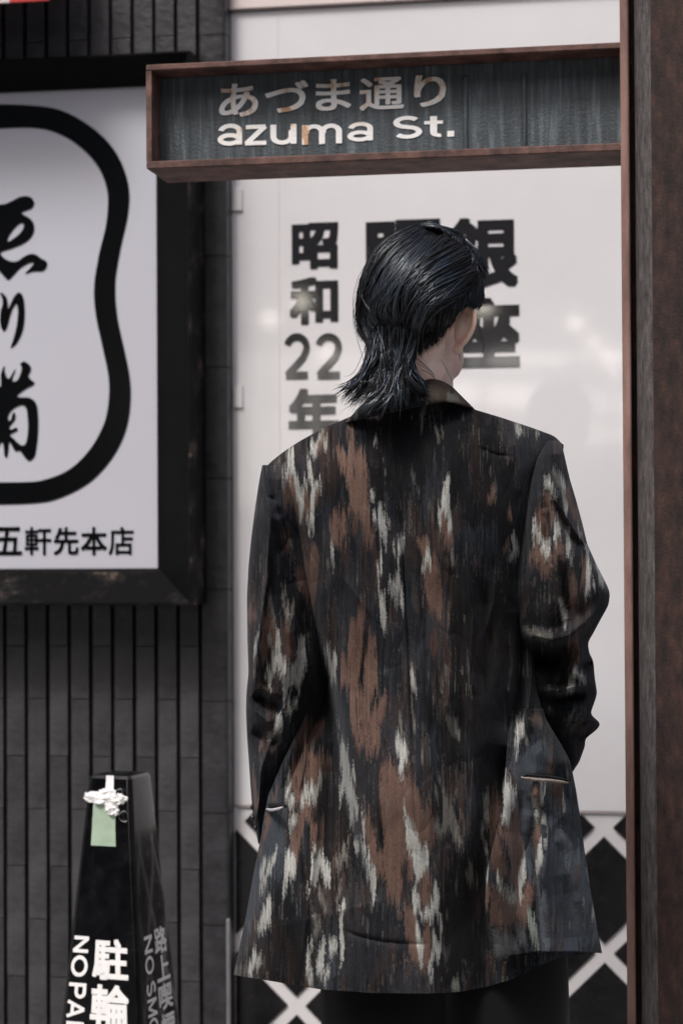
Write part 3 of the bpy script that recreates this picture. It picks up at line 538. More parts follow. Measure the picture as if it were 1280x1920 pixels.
# ------------------------------------------------------------------ cloth pattern: warp-dyed blotches with jagged thread ends, some light and shade painted in
TRACE = {
 'T1': (440, 760), 'T2': (640, 760), 'T3': (840, 760), 'T4': (960, 860), 'T5': (440, 1060), 'T6': (640, 1060), 'T7': (840, 1060), 'T8': (960, 1160),
 'T9': (430, 1340), 'T10': (630, 1340), 'T11': (830, 1340), 'T12': (960, 1420), 'T13': (430, 1600), 'T14': (630, 1600), 'T15': (830, 1600), 'T16': (960, 1600)}
PAT = """
T7 k 80,0 760,60 800,600 740,1200 700,1700 560,1900 100,1880 40,1200 20,600
T2 k 130,60 1280,60 1280,520 1100,900 760,1300 500,1200 340,900 300,600
T3 k 0,100 600,120 700,600 900,900 800,1500 500,1500 0,1200
T13 k 520,500 980,440 960,1000 880,1560 420,1480 500,900
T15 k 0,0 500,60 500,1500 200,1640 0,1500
T10 k 0,1000 150,1000 160,1330 280,1640 340,1900 40,1900
T9 k 1000,1000 1280,900 1280,1700 1150,1760 1100,1500
T11 k 0,0 760,0 740,700 700,1000 540,960 500,800 300,700 0,600
T8 k 60,0 660,60 640,800 400,1200 200,1100 60,700
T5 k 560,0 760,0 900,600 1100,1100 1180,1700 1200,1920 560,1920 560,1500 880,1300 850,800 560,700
T1 u 910,600 960,600 970,760 960,840 930,850 905,740
T1 u 290,960 480,1000 420,1300 400,1600 390,1900 170,1900 200,1500
T1 u 640,480 900,380 1100,300 1000,420 860,520 700,620
T3 u 650,200 1280,380 1280,620 900,700 700,480
T13 V 290,0 600,0 450,420 300,700 150,1250 60,1440 180,780 250,300
T13 U 1150,860 1280,900 1280,1640 1000,1640 1000,1000
T9 V 430,1040 700,700 760,460 700,1000 690,1180 660,1600 650,1900 260,1900 300,1640 380,1500
T11 V 750,560 960,300 1200,200 1280,600 1280,1920 1000,1920 900,1300 860,1000
T12 V 400,300 700,330 800,700 900,1200 1000,1900 300,1900 380,1200
T16 V 380,0 860,0 1040,940 1060,1180 200,1180 300,600
T14 u 80,440 420,480 700,700 800,1000 600,1100 420,1200 300,1640 0,1640 0,1000
T6 u 0,0 420,0 440,600 0,700
T10 u 160,180 520,100 540,600 500,1100 300,1100 180,700
T5 U 220,300 310,320 290,450 240,460
T6 U 310,380 400,360 440,600 330,620
T14 U 480,420 600,400 620,640 480,600
T16 W 930,920 1050,960 1060,1170 940,1160
T12 W 400,760 500,850 650,1000 780,1200 900,1500 930,1900 860,1900 700,1300 560,1000 420,860
T16 W 300,300 360,420 420,900 440,1140 360,1140 320,800
T1 C 625,740 660,540 700,500 715,660 760,770 780,900 800,1000 870,930 880,1040 840,1110 820,1230 800,1390 770,1240 760,1080 730,960 700,880 660,890 640,960 610,1080 590,1020 565,960 560,860 600,860 625,820
T1 B 570,980 640,900 700,890 740,1000 770,1120 780,1240 740,1270 690,1230 640,1240 615,1260 580,1120
T1 D 600,600 620,540 640,600 625,660
T1 C 570,760 585,740 590,850 570,860
T1 D 500,720 540,630 545,680 520,730
T1 D 465,760 480,680 500,680 485,780
T1 C 910,440 960,420 1030,330 1090,300 1050,400 990,470 980,560 960,600 900,570
T1 B 1040,340 1100,310 1110,370 1060,440 1040,500 1000,560 980,560 990,480
T1 C 1060,430 1110,370 1100,500 1060,510
T1 C 870,640 910,600 905,760 930,860 985,830 1000,900 1035,890 1040,960 980,980 960,1080 950,1280 960,1430 930,1500 905,1540 850,1430 850,1340 890,1310 905,1200 920,1060 920,940 880,850 865,720
T1 B 975,960 1030,950 1010,1060 970,1180 950,1220 960,1060
T1 B 840,1080 900,1060 905,1200 880,1320 840,1450 800,1400 820,1240
T1 B 255,1000 280,960 265,1150 225,1340 200,1480 180,1600 215,1300 240,1120
T1 D 230,1200 280,1210 250,1300 220,1420 210,1350
T1 B 930,1680 960,1620 1000,1700 1015,1830 1000,1940 880,1940 890,1850
T1 b 540,1560 640,1500 680,1600 640,1800 560,1700
T5 B 740,-20 1000,-20 990,150 960,380 930,570 890,500 840,400 800,280 770,150
T1 C 1150,1600 1180,1600 1190,1900 1160,1860
T5 C 1165,0 1195,0 1195,60 1180,60
T1 B 1130,1330 1250,1310 1260,1500 1230,1740 1180,1720 1150,1560 1130,1440
T1 B 1210,520 1250,480 1290,560 1290,760 1240,700
T2 B -10,590 100,520 130,380 120,330 50,330 50,260 90,220 140,220 145,330 150,500 310,610 325,800 310,1000 330,1200 345,1400 400,1560 405,1620 260,1610 230,1400 200,1320 160,1300 110,1260 90,1060 60,900 20,820 -10,800
T2 B -20,1320 100,1280 100,1380 50,1480 30,1640 -20,1690
T2 b 120,1330 190,1330 200,1450 170,1560 130,1540
T2 C 345,950 370,1030 400,1090 385,1150 350,1080
T2 C 365,1270 400,1270 430,1400 420,1440 380,1400
T2 C 435,1170 460,1200 490,1240 510,1330 530,1400 530,1520 550,1600 535,1740 510,1640 490,1540 470,1700 490,1800 490,1940 470,1900 470,1660 450,1480 435,1350
T2 C 535,1340 560,1400 600,1480 570,1480 545,1400
T2 C 610,1690 640,1680 640,1780 620,1760
T2 C 680,1580 700,1640 715,1540 760,1640 755,1740 720,1740 710,1800 680,1790 670,1700
T2 C 665,1800 680,1800 685,1940 670,1940
T2 C 420,1850 440,1850 455,2050 435,2050
T2 C 465,1850 490,1850 490,2020 470,2020
T2 C 380,430 440,395 430,440 390,490
T2 D 465,330 490,280 475,380
T2 D 940,90 985,10 1030,0 1010,80 980,100 970,200 985,280 955,270
T2 D 1040,100 1060,220 1080,330 1050,200
T2 D 1095,170 1120,250 1170,360 1180,410 1150,420 1120,300
T2 g 830,770 860,770 890,920 860,940
T2 g 900,1000 940,980 930,1080
T2 g 1030,1180 1070,1180 1060,1270
T2 C 1150,1220 1200,1180 1190,1090 1230,1020 1240,950 1250,830 1290,820 1290,1330 1240,1310 1200,1330 1180,1480 1150,1330
T2 B 1200,1340 1250,1320 1290,1400 1290,1690 1240,1640 1200,1500
T2 B 880,1590 1000,1590 1050,1640 1040,1760 980,1800 950,1700
T2 C 960,1880 1000,1800 1050,1720 1075,1850 1070,1940 960,1940
T6 C 960,0 1080,0 1070,50 1000,80 960,30
T2 B 1080,1850 1150,1840 1180,1940 1080,1940
T6 B 1080,0 1180,0 1200,150 1215,350 1190,620 1120,640 1060,580 1010,400 990,200 1000,90
T3 C -10,1280 40,1300 50,1480 20,1560 -10,1500
T3 C -10,840 20,880 10,950 -10,950
T3 B -10,1560 50,1500 70,1640 -10,1700
T3 D 20,1720 60,1690 70,1900 40,1920
T3 B 510,1000 545,975 575,1120 580,1160 520,1160 480,1175 460,1110 500,1080
T3 B 705,1270 745,1220 755,1330 770,1400 755,1430 735,1350 705,1330
T3 C 745,1600 790,1560 815,1660 860,1680 855,1760 800,1830 750,1870 720,1830 780,1780 770,1700
T3 B 670,1680 720,1600 740,1640 700,1720 640,1800
T3 C 790,240 830,215 880,230 870,300 830,350 800,310
T3 D 890,250 920,250 930,310 900,310
T3 D 940,270 955,270 960,330 945,330
T3 C 1040,300 1100,310 1070,390
T3 g 780,980 830,880 820,960
T4 C 380,210 440,250 480,340 550,500 520,490 450,380 400,310 370,260
T4 D 460,170 520,130 600,300 640,400 600,420 540,330
T4 C 560,190 620,220 650,370 620,410 580,320
T4 B 630,290 700,330 730,480 720,640 680,600 650,460 640,380
T4 C 600,450 640,440 670,560 650,640 620,570
T4 B 350,370 400,370 460,500 520,680 540,800 500,860 460,760 440,640 400,560 380,480
T4 B 310,560 380,540 420,760 430,900 440,960 380,960 340,820 280,820 260,740
T4 C 250,740 340,830 350,940 410,1010 460,1060 470,1200 430,1200 410,1160 370,1160 330,1020 240,980 235,880
T4 C 490,830 545,770 580,900 590,980 550,1000 520,1140 500,1060 500,920
T4 B 200,1060 320,1040 370,1160 430,1200 480,1200 500,1080 600,1000 620,1150 560,1240 480,1380 400,1400 320,1320 200,1240
T4 C 620,760 680,820 710,920 680,1000 700,1080 740,1160 680,1160 650,1080 640,960 640,860
T4 B 740,560 820,640 860,760 880,900 840,880 780,760 720,700
T4 C 770,770 800,840 860,970 840,970 790,890
T4 C 860,1030 900,1080 920,1150 910,1190 880,1100
T4 C 880,1200 940,1280 950,1340 920,1420 940,1480 920,1640 880,1720 860,1660 880,1540 880,1420 890,1300
T4 C 950,1470 980,1500 1000,1600 990,1620 960,1520
T4 C 980,1220 1040,1310 1110,1520 1080,1540 1040,1480 1000,1330
T4 B 820,1260 880,1200 880,1400 860,1560 800,1600 840,1400
T4 B 690,1230 730,1300 780,1600 790,1780 720,1740 670,1560 700,1400
T4 C 560,1720 600,1700 650,1760 660,1900 610,1920 580,1800
T4 g 330,1560 350,1560 350,1680 330,1680
T5 D 560,330 590,250 610,400 640,520 660,600 690,480 720,420 715,580 660,680 640,720 620,620 590,480
T5 D 410,380 440,340 450,500 490,640 490,720 460,660 430,540 400,500
T5 B 340,560 420,560 470,680 490,760 520,860 480,1000 440,1060 320,1080 300,960 330,760 320,640
T5 b 540,700 680,780 740,820 750,1000 700,1180 640,1290 590,1180 560,1060 550,860
T5 C 490,760 520,800 550,900 550,1040 590,1120 600,1220 630,1330 680,1220 710,1200 720,1080 750,1000 755,820 790,800 830,900 850,1080 860,1180 880,1220 850,1270 820,1300 790,1400 760,1520 740,1600 700,1720 650,1820 610,1760 640,1700 720,1600 760,1440 770,1330 720,1330 700,1460 640,1520 600,1640 580,1640 585,1480 560,1360 510,1240 490,1290 440,1330 430,1450 400,1420 390,1320 350,1290 350,1220 400,1240 440,1220 440,1060 480,1000 490,880
T5 C 400,820 440,820 440,960 400,980
T5 D 290,920 330,900 320,1010 290,1000
T5 C 230,960 260,880 270,960 240,1100 225,1180
T5 C 250,860 300,700 290,780 265,870
T5 D 265,1080 290,1080 280,1200
T5 D 330,1100 350,1100 350,1170
T5 D 380,1100 390,1220 375,1220
T5 D 220,1240 240,1240 240,1370 225,1360
T5 B 160,540 200,370 210,540 270,570 260,660 210,660 160,640
T5 B 370,150 420,60 390,200 370,230
T5 C 470,1900 530,1790 580,1860 580,1940 470,1940
T9 C 540,140 600,20 640,60 640,130 580,220 520,270 440,330 460,280 540,220
T9 B 350,370 400,250 440,230 380,380 350,500
T9 g 370,500 440,480 400,620 370,680
T9 B 265,700 300,720 330,840 370,960 370,1010 330,1100 300,1190 290,1000 280,860
T9 b 800,320 870,100 960,60 1150,60 1140,180 980,340 900,380
T9 B 760,500 830,480 920,400 1050,420 1150,480 1240,500 1200,640 1110,660 1000,800 900,900 850,1000 800,960 740,900 740,740
T9 C 730,690 745,740 730,900 700,1020 660,1020 665,900 700,760
T9 C 740,960 790,1000 780,1080 720,1160 700,1100
T9 B 700,1150 840,1080 1000,1080 980,1220 900,1320 850,1480 820,1620 740,1680 740,1480 780,1280 820,1150
T9 C 870,900 940,890 1000,810 1110,670 1100,780 1040,960 960,1040 860,1100 850,1060
T9 C 760,1200 830,1150 780,1300 740,1420 700,1400 710,1320
T9 B 1010,1230 1140,1200 1130,1500 1110,1640 1050,1620 960,1480 980,1340
T9 C 660,1750 700,1660 800,1680 810,1760 780,1900 770,1940 680,1940
T13 C 655,100 700,40 810,40 800,180 770,300 720,260 700,380 640,540 640,400 660,260
T9 C 990,1600 1040,1520 1050,1600 1010,1640
T9 C 990,1780 1060,1660 1120,1620 1130,1760 1210,1840 1220,1940 1150,1940 1090,1820 1050,1940 980,1940
T13 C 980,60 1120,20 1210,160 1215,360 1190,390 1120,280 1080,140 1050,260 1000,360 940,480 910,530 960,360 990,200
T9 B 410,1190 490,1190 500,1300 450,1440 400,1520 400,1440 440,1330
T9 B 330,1620 400,1540 390,1640 360,1660
T9 B 470,1020 560,920 620,820 590,900 540,1040
T9 C 380,1880 440,1680 440,1760 400,1940 370,1940
T13 C 365,280 360,220 400,80 440,0 430,100 400,200
T9 C 560,1600 590,1600 540,1760 460,1940 430,1940 500,1780
T13 C 350,440 380,320 450,200 540,0 570,0 540,80 470,240 430,330
T13 C 390,620 480,540 500,500 500,640 490,720 500,820 470,880 430,820 400,900 350,900 330,800 380,760
T13 C 240,1280 300,1080 290,1180 360,1180 400,1240 340,1300 260,1440 220,1440
T13 D 60,1440 100,1360 90,1460
T13 D 110,1460 160,1280 140,1470
T13 D 160,1470 220,1300 190,1480
T13 D 990,720 1015,660 1040,720 1100,800 1100,900 1040,980 1000,960 1000,840
T13 D 1060,400 1080,360 1110,520 1170,600 1160,700 1100,600 1070,540
T13 C 945,1100 1000,1060 1000,1140 970,1200 960,1400 1000,1460 1010,1600 950,1600 960,1520 920,1500 925,1260
T13 C 1040,1200 1100,1080 1150,960 1150,1100 1130,1180 1140,1440 1060,1440 1040,1360
T13 C 1190,1000 1240,1020 1290,1060 1290,1200 1200,1220
T13 C 1150,1380 1210,1340 1200,1440 1150,1560 1130,1520
T6 B 100,680 180,620 200,480 270,440 300,560 250,800 250,1100 190,1400 240,1500 330,1540 340,1740 540,1540 550,1700 490,1860 440,1940 110,1940 100,1540 60,1400 -10,1540 -10,1090 60,1080 100,900
T6 B 330,680 370,840 410,900 430,1000 440,1500 330,1560 260,1400 250,1200 290,1000 330,920
T6 C 455,340 480,350 525,420 545,700 530,830 500,800 470,660 460,500
T6 C 440,170 455,170 455,340 440,340
T6 C 650,60 680,0 700,120 715,230 735,240 755,560 740,590 710,440 640,400 590,360 550,330 560,270 600,260 640,160
T6 U 645,280 695,280 700,430 650,430
T6 C 820,1220 860,1230 880,1400 915,1530 890,1530 860,1480 820,1440
T6 D 680,1780 710,1760 720,1900 690,1900
T6 D 830,1540 845,1540 880,1880 860,1900
T6 b 1050,860 1160,800 1170,1000 1110,1150 1070,1060
T5 C 1050,950 1100,1000 1140,960 1160,1100 1200,1100 1230,1200 1210,1320 1220,1500 1190,1440 1150,1280 1100,1100
T10 B 180,-10 550,-10 520,200 540,380 450,480 420,420 360,460 330,300 280,460 250,340 190,180
T10 C 0,100 30,180 60,340 100,420 130,300 150,380 140,560 180,780 220,900 265,1040 255,1240 230,1160 200,1100 210,1220 190,1340 170,1330 160,1160 140,1000 120,880 80,960 50,1090 30,1060 30,900 70,800 70,640 30,560 60,460
T10 C 200,570 215,570 235,790 220,810 195,700
T10 B 330,1110 400,1120 430,1300 490,1600 540,1760 550,1940 440,1840 400,1640 350,1340
T10 B 540,640 720,600 760,760 790,780 930,780 1000,940 1020,1100 1150,1190 1180,1450 1190,1640 1110,1640 1050,1560 980,1500 920,1380 850,1230 800,1130 820,1400 850,1640 910,1660 930,1940 880,1940 860,1780 780,1800 760,1940 560,1940 560,1640 600,1560 560,1380 540,1100 510,1000 520,800
T10 B 880,560 920,680 830,680
T10 C 700,300 740,170 760,280 820,370 850,420 880,500 830,600 800,720 760,740 740,660 770,500 720,380
T10 D 750,0 780,0 790,120 800,300 770,260
T10 D 920,80 950,100 950,220 935,200
T10 D 1010,300 1050,470 1040,560 1020,500
T10 C 800,1130 860,1250 920,1370 980,1440 1040,1560 1100,1660 1110,1760 1100,1880 1010,1840 990,1940 950,1940 920,1700 850,1620 830,1400
T10 C 300,1180 320,1180 350,1390 340,1520 380,1640 430,1800 460,1940 390,1940 350,1760 300,1600 280,1500 320,1540 320,1380
T10 C 210,1480 250,1440 280,1600 250,1650 220,1570
T10 D 20,1700 80,1600 150,1500 160,1640 110,1720 60,1820 -10,1920 -10,1760
T10 D 1180,900 1210,900 1230,1040 1190,1020
T10 D 1190,680 1230,720 1280,880 1240,800
T10 D 1110,980 1130,1000 1130,1080 1110,1060
T10 D 1150,1180 1170,1320 1200,1340 1210,1180 1230,1320 1280,1340 1280,1440 1180,1420
T14 C 300,0 390,0 440,140 485,300 480,480 460,600 445,630 430,480 410,340 380,200
T14 B 410,-10 770,-10 780,240 800,440 740,600 740,760 700,520 640,640 600,600 620,420 540,260 480,200
T14 B 880,-10 920,-10 930,200 920,420 890,300
T14 C 920,-10 1100,-10 1110,240 1060,220 1020,190 990,320 960,330 940,200
T14 C 910,420 940,430 970,340 990,430 1030,600 1060,700 1110,700 1160,520 1200,380 1240,500 1220,760 1150,820 1080,860 1040,720 980,640 940,560 960,760 1000,880 1050,1060 1060,1140 1040,1240 1000,1280 970,1100 950,900
T14 B 1020,190 1130,300 1150,480 1100,690 1060,690 1010,540 980,400 990,320
T14 B 740,700 820,680 930,640 950,860 960,1100 1000,1290 1040,1300 1060,1120 1050,1000 1060,880 1120,880 1130,1040 1140,1240 1100,1460 1060,1420 1020,1340 920,1310 880,1240 870,1080 820,1000 820,760
T14 C 1150,860 1170,1000 1200,1100 1240,1000 1250,640 1275,760 1260,1120 1230,1270 1180,1300 1160,1440 1115,1550 1095,1470 1120,1300 1150,1240 1140,1000
T14 D 20,500 60,310 70,400 40,560 -10,620
T14 C 30,760 100,570 110,640 80,760 70,940 100,1120 90,1320 40,1330 60,1140 30,900
T11 C 470,1020 520,880 540,900 550,1100 555,1330 530,1280 490,1180
T11 B 545,960 680,960 690,1080 660,1280 600,1500 565,1500 560,1320
T11 C 440,1320 480,1320 500,1440 530,1560 545,1680 530,1740 500,1560 450,1420
T11 D 0,860 30,880 70,1020 130,1180 160,1300 180,1400 260,1580 210,1600 150,1540 110,1400 70,1320 0,1440
T11 D 20,20 60,0 150,60 200,180 220,260 180,280 100,200
T11 C 740,700 800,860 830,960 870,1020 860,1160 800,1160 770,1240 760,1360 720,1300 690,1200 720,1120 715,900
T11 B 770,1230 860,1180 900,1320 940,1480 960,1640 970,1760 900,1940 820,1940 760,1600 720,1480 680,1440 680,1320 760,1370
T11 b 660,1340 690,1600 760,1800 780,1940 600,1940 590,1600
T11 C 940,1490 960,1560 980,1720 1000,1940 890,1940 940,1720
T11 C 860,160 930,40 940,0 1000,0 990,80 960,180 900,270 900,460 860,520 830,440 880,300
T11 B 1020,0 1150,0 1170,170 1080,120
T11 B 1070,960 1140,830 1150,1100 1160,1230 1100,1130
T11 C 1140,820 1210,830 1210,1060 1190,1200 1230,1280 1235,1420 1210,1600 1220,1300 1160,1240 1150,1100
T11 B 1070,1400 1150,1260 1160,1460 1150,1700 1080,1560
T11 C 1060,960 1090,1090 1150,1180 1150,1260 1080,1300 1060,1420 1040,1340 1090,1240 1060,1060
T11 C 1160,1440 1180,1600 1170,1900 1130,1900 1150,1640
T12 B 370,140 410,30 440,30 500,180 400,180
T12 b 390,340 570,330 600,500 620,700 600,780 560,640 480,560 430,460
T12 C 580,360 600,500 620,640 605,640 590,520
T12 C 850,1280 890,1380 920,1560 915,1640 890,1520
T12 C 930,1420 970,1600 975,1760 960,1860 970,1940 920,1940 940,1680 950,1560
T12 C 820,1750 845,1750 835,1880
T12 B 720,1340 775,1330 760,1500 740,1480
T12 D 600,0 640,100 655,240 630,240 620,100
T16 C 970,560 960,720 990,880 960,820 930,720 950,640
T16 C 1020,760 1040,920 1030,900
T15 B 820,-10 960,-10 900,180 870,250 880,460 920,600 950,420 1050,300 1090,480 1020,620 980,800 880,840 760,740 860,640 830,440 760,300
T15 C 900,200 960,60 1000,250 960,300 940,380 970,430 930,500 920,600 880,460 865,250 890,280
T15 G 640,250 690,330 710,430 780,440 840,520 870,660 830,650 790,590 760,630 720,520 620,420
T15 G 990,620 1020,620 1080,800 1110,1000 1150,1160 1110,1160 1040,960 1000,860
T15 B 525,360 570,360 560,640 540,700 525,560
T15 C 525,180 570,160 560,350 520,350
T15 g 600,950 780,930 920,1190 640,1240
T15 g 830,880 960,860 1000,1080 900,1060
T15 b 570,420 700,430 860,660 900,840 760,900 580,900
T15 D 270,220 330,90 370,170 370,360 330,400 280,300
T15 D 400,200 430,420 410,400
T15 D 30,680 60,680 50,780 35,780
T15 G 100,1540 190,1500 190,1660 110,1650
T15 g 0,1100 90,1150 40,1300 0,1260
T15 g 150,300 180,380 170,500 140,500
T8 D 110,90 170,110 230,150 460,180 490,240 380,240 190,190 140,140
T8 B 660,220 800,260 810,500 760,580 680,400
T8 C 740,560 780,640 860,680 895,770 850,770 760,720 740,820 640,860 680,720
T8 D 400,850 480,840 430,890
T8 D 740,1020 760,1040 690,1200 640,1290 680,1140
T8 D 860,1110 820,1180 720,1260 780,1180
T8 g 480,1000 440,1120 415,1110
T8 C 620,0 650,60 640,110 610,40
T8 U 870,60 940,200 900,260 860,150
"""
KJ = 1.12
PCOL = {'C': lin(150, 151, 147, KJ), 'D': lin(96, 94, 89, KJ), 'B': lin(92, 73, 65, KJ), 'b': lin(62, 48, 43, KJ), 'U': lin(46, 51, 56, KJ), 'u': lin(34, 36, 40, KJ),  # b: dim brown; the left sleeve patch has shade painted in
        'k': lin(10, 10, 12, KJ), 'V': lin(58, 64, 71, KJ), 'W': lin(76, 82, 89, KJ), 'g': lin(66, 66, 68, KJ), 'G': lin(118, 124, 116, KJ)}  # W: brighter blue, with a lit edge painted on the flap
polys = []
for ln in PAT.strip().splitlines():
    t = ln.split(); o = TRACE[t[0]]
    polys.append((t[1], np.array([[o[0]+float(a)/6.4, o[1]+float(b)/6.4] for a, b in (q.split(',') for q in t[2:])])))
NT = 2048
hsh = rng.uniform(-1, 1, NT); hsm = np.convolve(np.tile(rng.uniform(-1, 1, NT), 3), np.ones(7)/7, 'same')[NT:2*NT]
hsl = np.convolve(np.tile(rng.uniform(-1, 1, NT), 3), np.ones(31)/31, 'same')[NT:2*NT]
def vnoise(x, y, seed):
    """smooth value noise on arrays"""
    g = np.random.default_rng(seed).uniform(0, 1, (256, 256))
    xi = np.floor(x).astype(int); yi = np.floor(y).astype(int); fx = x-xi; fy = y-yi
    fx = fx*fx*(3-2*fx); fy = fy*fy*(3-2*fy); xi &= 255; yi &= 255; x1 = (xi+1) & 255; y1 = (yi+1) & 255
    return (g[xi, yi]*(1-fx)+g[x1, yi]*fx)*(1-fy)+(g[xi, y1]*(1-fx)+g[x1, y1]*fx)*fy
def cloth_colour(u, v):
    yarn = np.floor(u/1.9).astype(int) % NT
    blk = np.floor(v/17).astype(int)
    jag = 15*hsh[yarn]+24*hsm[yarn]+6*hsh[(yarn*13+blk*7) % NT]
    hs2 = np.abs(hsh[(yarn*5+11) % NT])
    edge = 1.5*hsh[(yarn*7+3) % NT]
    n1 = vnoise(u/34, v/90, 1); n2 = vnoise(u/9, v/60, 2); n3 = vnoise(u/3, v/40, 3)
    k = np.clip((.55*n1+.3*n2+.15*n3-.3)*2.1, 0, 1)[:, None]
    col = np.array(lin(10, 11, 13, KJ))*(1-k)+np.array(lin(34, 37, 43, KJ))*k
    st = vnoise(u/2.6, v/46, 4); z1 = vnoise(u/75, v/170, 11); z2 = vnoise(u/60, v/120, 12); z3 = vnoise(u/2.2, v/34, 13); z4 = vnoise(u/48, v/80, 14)
    for zz_, c_, a_ in ((z1, PCOL['b'], .5), (z2, PCOL['u'], .7)):
        m_ = (np.clip((zz_-.5)*4, 0, 1)*np.clip(st*1.7-.2, 0, 1)*a_)[:, None]; col = col*(1-m_)+np.array(c_)*m_
    # loose all-over ikat between the large blotches
    v2 = v+jag*1.1; q1 = .7*vnoise(u/19, v2/70, 15)+.3*vnoise(u/7, v2/38, 16); q2 = .7*vnoise(u/22, v2/85, 17)+.3*vnoise(u/8, v2/44, 18)
    for q_, lo_, hi_, c_, a_ in ((q1, .61, 2, 'b', .6), (q1, .59, .615, 'D', .38), (q2, .62, 2, 'U', .4), (q2, .30, .33, 'D', .3)):
        m_ = (((q_ > lo_) & (q_ < hi_))*a_*np.clip(st*1.5-.1, 0, 1))[:, None]; col = col*(1-m_)+np.array(PCOL[c_])*m_
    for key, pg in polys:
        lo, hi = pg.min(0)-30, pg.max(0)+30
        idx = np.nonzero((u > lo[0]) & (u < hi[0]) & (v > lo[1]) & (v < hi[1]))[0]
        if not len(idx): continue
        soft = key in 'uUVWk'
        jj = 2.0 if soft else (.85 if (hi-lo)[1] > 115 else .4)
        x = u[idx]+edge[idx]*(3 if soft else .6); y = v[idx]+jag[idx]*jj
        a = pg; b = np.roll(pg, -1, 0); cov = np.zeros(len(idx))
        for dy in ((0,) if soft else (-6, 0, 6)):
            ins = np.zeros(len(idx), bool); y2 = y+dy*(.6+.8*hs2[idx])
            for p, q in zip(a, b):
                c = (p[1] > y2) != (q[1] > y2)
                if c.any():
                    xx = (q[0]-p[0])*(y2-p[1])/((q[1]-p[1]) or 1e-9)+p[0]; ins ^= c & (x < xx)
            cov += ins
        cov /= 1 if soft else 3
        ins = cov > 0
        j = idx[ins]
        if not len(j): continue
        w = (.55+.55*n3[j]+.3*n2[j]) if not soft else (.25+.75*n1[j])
        if key == 'k': w = .5+.45*n1[j]  # black dye, plus shade painted into the gaps and vent
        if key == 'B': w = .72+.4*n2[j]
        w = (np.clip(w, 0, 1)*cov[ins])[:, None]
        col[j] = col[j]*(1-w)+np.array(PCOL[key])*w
    m_ = ((z3 > .82) & (z4 > .55))[:, None]*np.clip((st-.2)*.8, 0, .6)[:, None]; col = col*(1-m_)+np.array(PCOL['D'])*m_
    m_ = ((z3 < .16) & (z4 < .5))[:, None]*.6; col = col*(1-m_)+np.array(lin(12, 12, 14, KJ))*m_
    col *= (.88+.24*hsh[yarn]*.5+.12*n3)[:, None]
    return np.clip(col, 0, 1)
def set_col(me, col):
    at_ = me.color_attributes.new('Col', 'FLOAT_COLOR', 'POINT')
    c = np.ones((len(col), 4), np.float32); c[:, :3] = col; at_.data.foreach_set('color', c.ravel())
cloth_m = bpy.data.materials.new('patterned_velvet'); cloth_m.use_nodes = True
def build_cloth(m):
    t = m.node_tree; b = t.nodes['Principled BSDF']; L = t.links.new
    a = t.nodes.new('ShaderNodeAttribute'); a.attribute_name = 'Col'
    tc = t.nodes.new('ShaderNodeTexCoord')
    n = t.nodes.new('ShaderNodeTexNoise'); n.inputs['Scale'].default_value = 420; n.inputs['Detail'].default_value = 3; L(tc.outputs['Object'], n.inputs['Vector'])
    mr = t.nodes.new('ShaderNodeMapRange'); mr.inputs['To Min'].default_value = .55; mr.inputs['To Max'].default_value = 1.45
    L(n.outputs['Fac'], mr.inputs['Value'])
    mx = t.nodes.new('ShaderNodeMix'); mx.data_type = 'RGBA'; mx.blend_type = 'MULTIPLY'; mx.inputs['Factor'].default_value = 1
    L(a.outputs['Color'], mx.inputs['A']); L(mr.outputs[0], mx.inputs['B']); L(mx.outputs['Result'], b.inputs['Base Color'])
    b.inputs['Roughness'].default_value = .9; b.inputs['Specular IOR Level'].default_value = .15
    b.inputs['Sheen Weight'].default_value = .06; b.inputs['Sheen Roughness'].default_value = .45; b.inputs['Sheen Tint'].default_value = (.75, .82, .95, 1)
    bp = t.nodes.new('ShaderNodeBump'); bp.inputs['Strength'].default_value = .3; bp.inputs['Distance'].default_value = .002
    L(n.outputs['Fac'], bp.inputs['Height']); L(bp.outputs[0], b.inputs['Normal'])
build_cloth(cloth_m)

# ------------------------------------------------------------------ folds
def seg_dist(x, y, pts):
    """distance to a polyline, signed side (+ = right of a downward line) and position 0..1 along it"""
    pts = np.asarray(pts, float); best = np.full(x.shape, 1e9); side = np.zeros(x.shape); tt = np.zeros(x.shape); n = len(pts)-1
    for i in range(n):
        a, b = pts[i], pts[i+1]; d = b-a; L2 = d@d
        t = np.clip(((x-a[0])*d[0]+(y-a[1])*d[1])/L2, 0, 1)
        dx = x-a[0]-t*d[0]; dy = y-a[1]-t*d[1]; r = np.hypot(dx, dy)
        m = r < best; best = np.where(m, r, best); side = np.where(m, np.sign(dx*d[1]-dy*d[0]), side); tt = np.where(m, (i+t)/n, tt)
    return best, side, tt
def folds(x, y, strokes):
    """metres towards the camera"""
    h = np.zeros(x.shape)
    for kind, amp, wd, pts in strokes:
        P_ = np.asarray(pts, float); pad = wd*4+(160 if kind == 's' else 0)
        m = (x > P_[:, 0].min()-pad) & (x < P_[:, 0].max()+pad) & (y > P_[:, 1].min()-pad) & (y < P_[:, 1].max()+pad)
        if not m.any(): continue
        r, sd, tt = seg_dist(x[m], y[m], pts)
        if kind == 'g': h[m] += amp*np.exp(-(r/wd)**2)*(np.minimum(1, 4*np.minimum(tt, 1-tt)+.12) if wd < 30 else 1)
        if kind == 'r': h[m] += amp*np.exp(-r/wd)*np.minimum(1, 4*np.minimum(tt, 1-tt)+.12)      # sharp ridge / crease
        if kind == 's':                                                          # step: left side falls back
            s = 1/(1+np.exp(np.clip(sd*r/wd, -40, 40))); env = np.sin(np.pi*np.clip(tt, 0, 1))**.6
            h[m] -= amp*s*env*np.exp(-r*(sd < 0)/130)
    return h*1.45
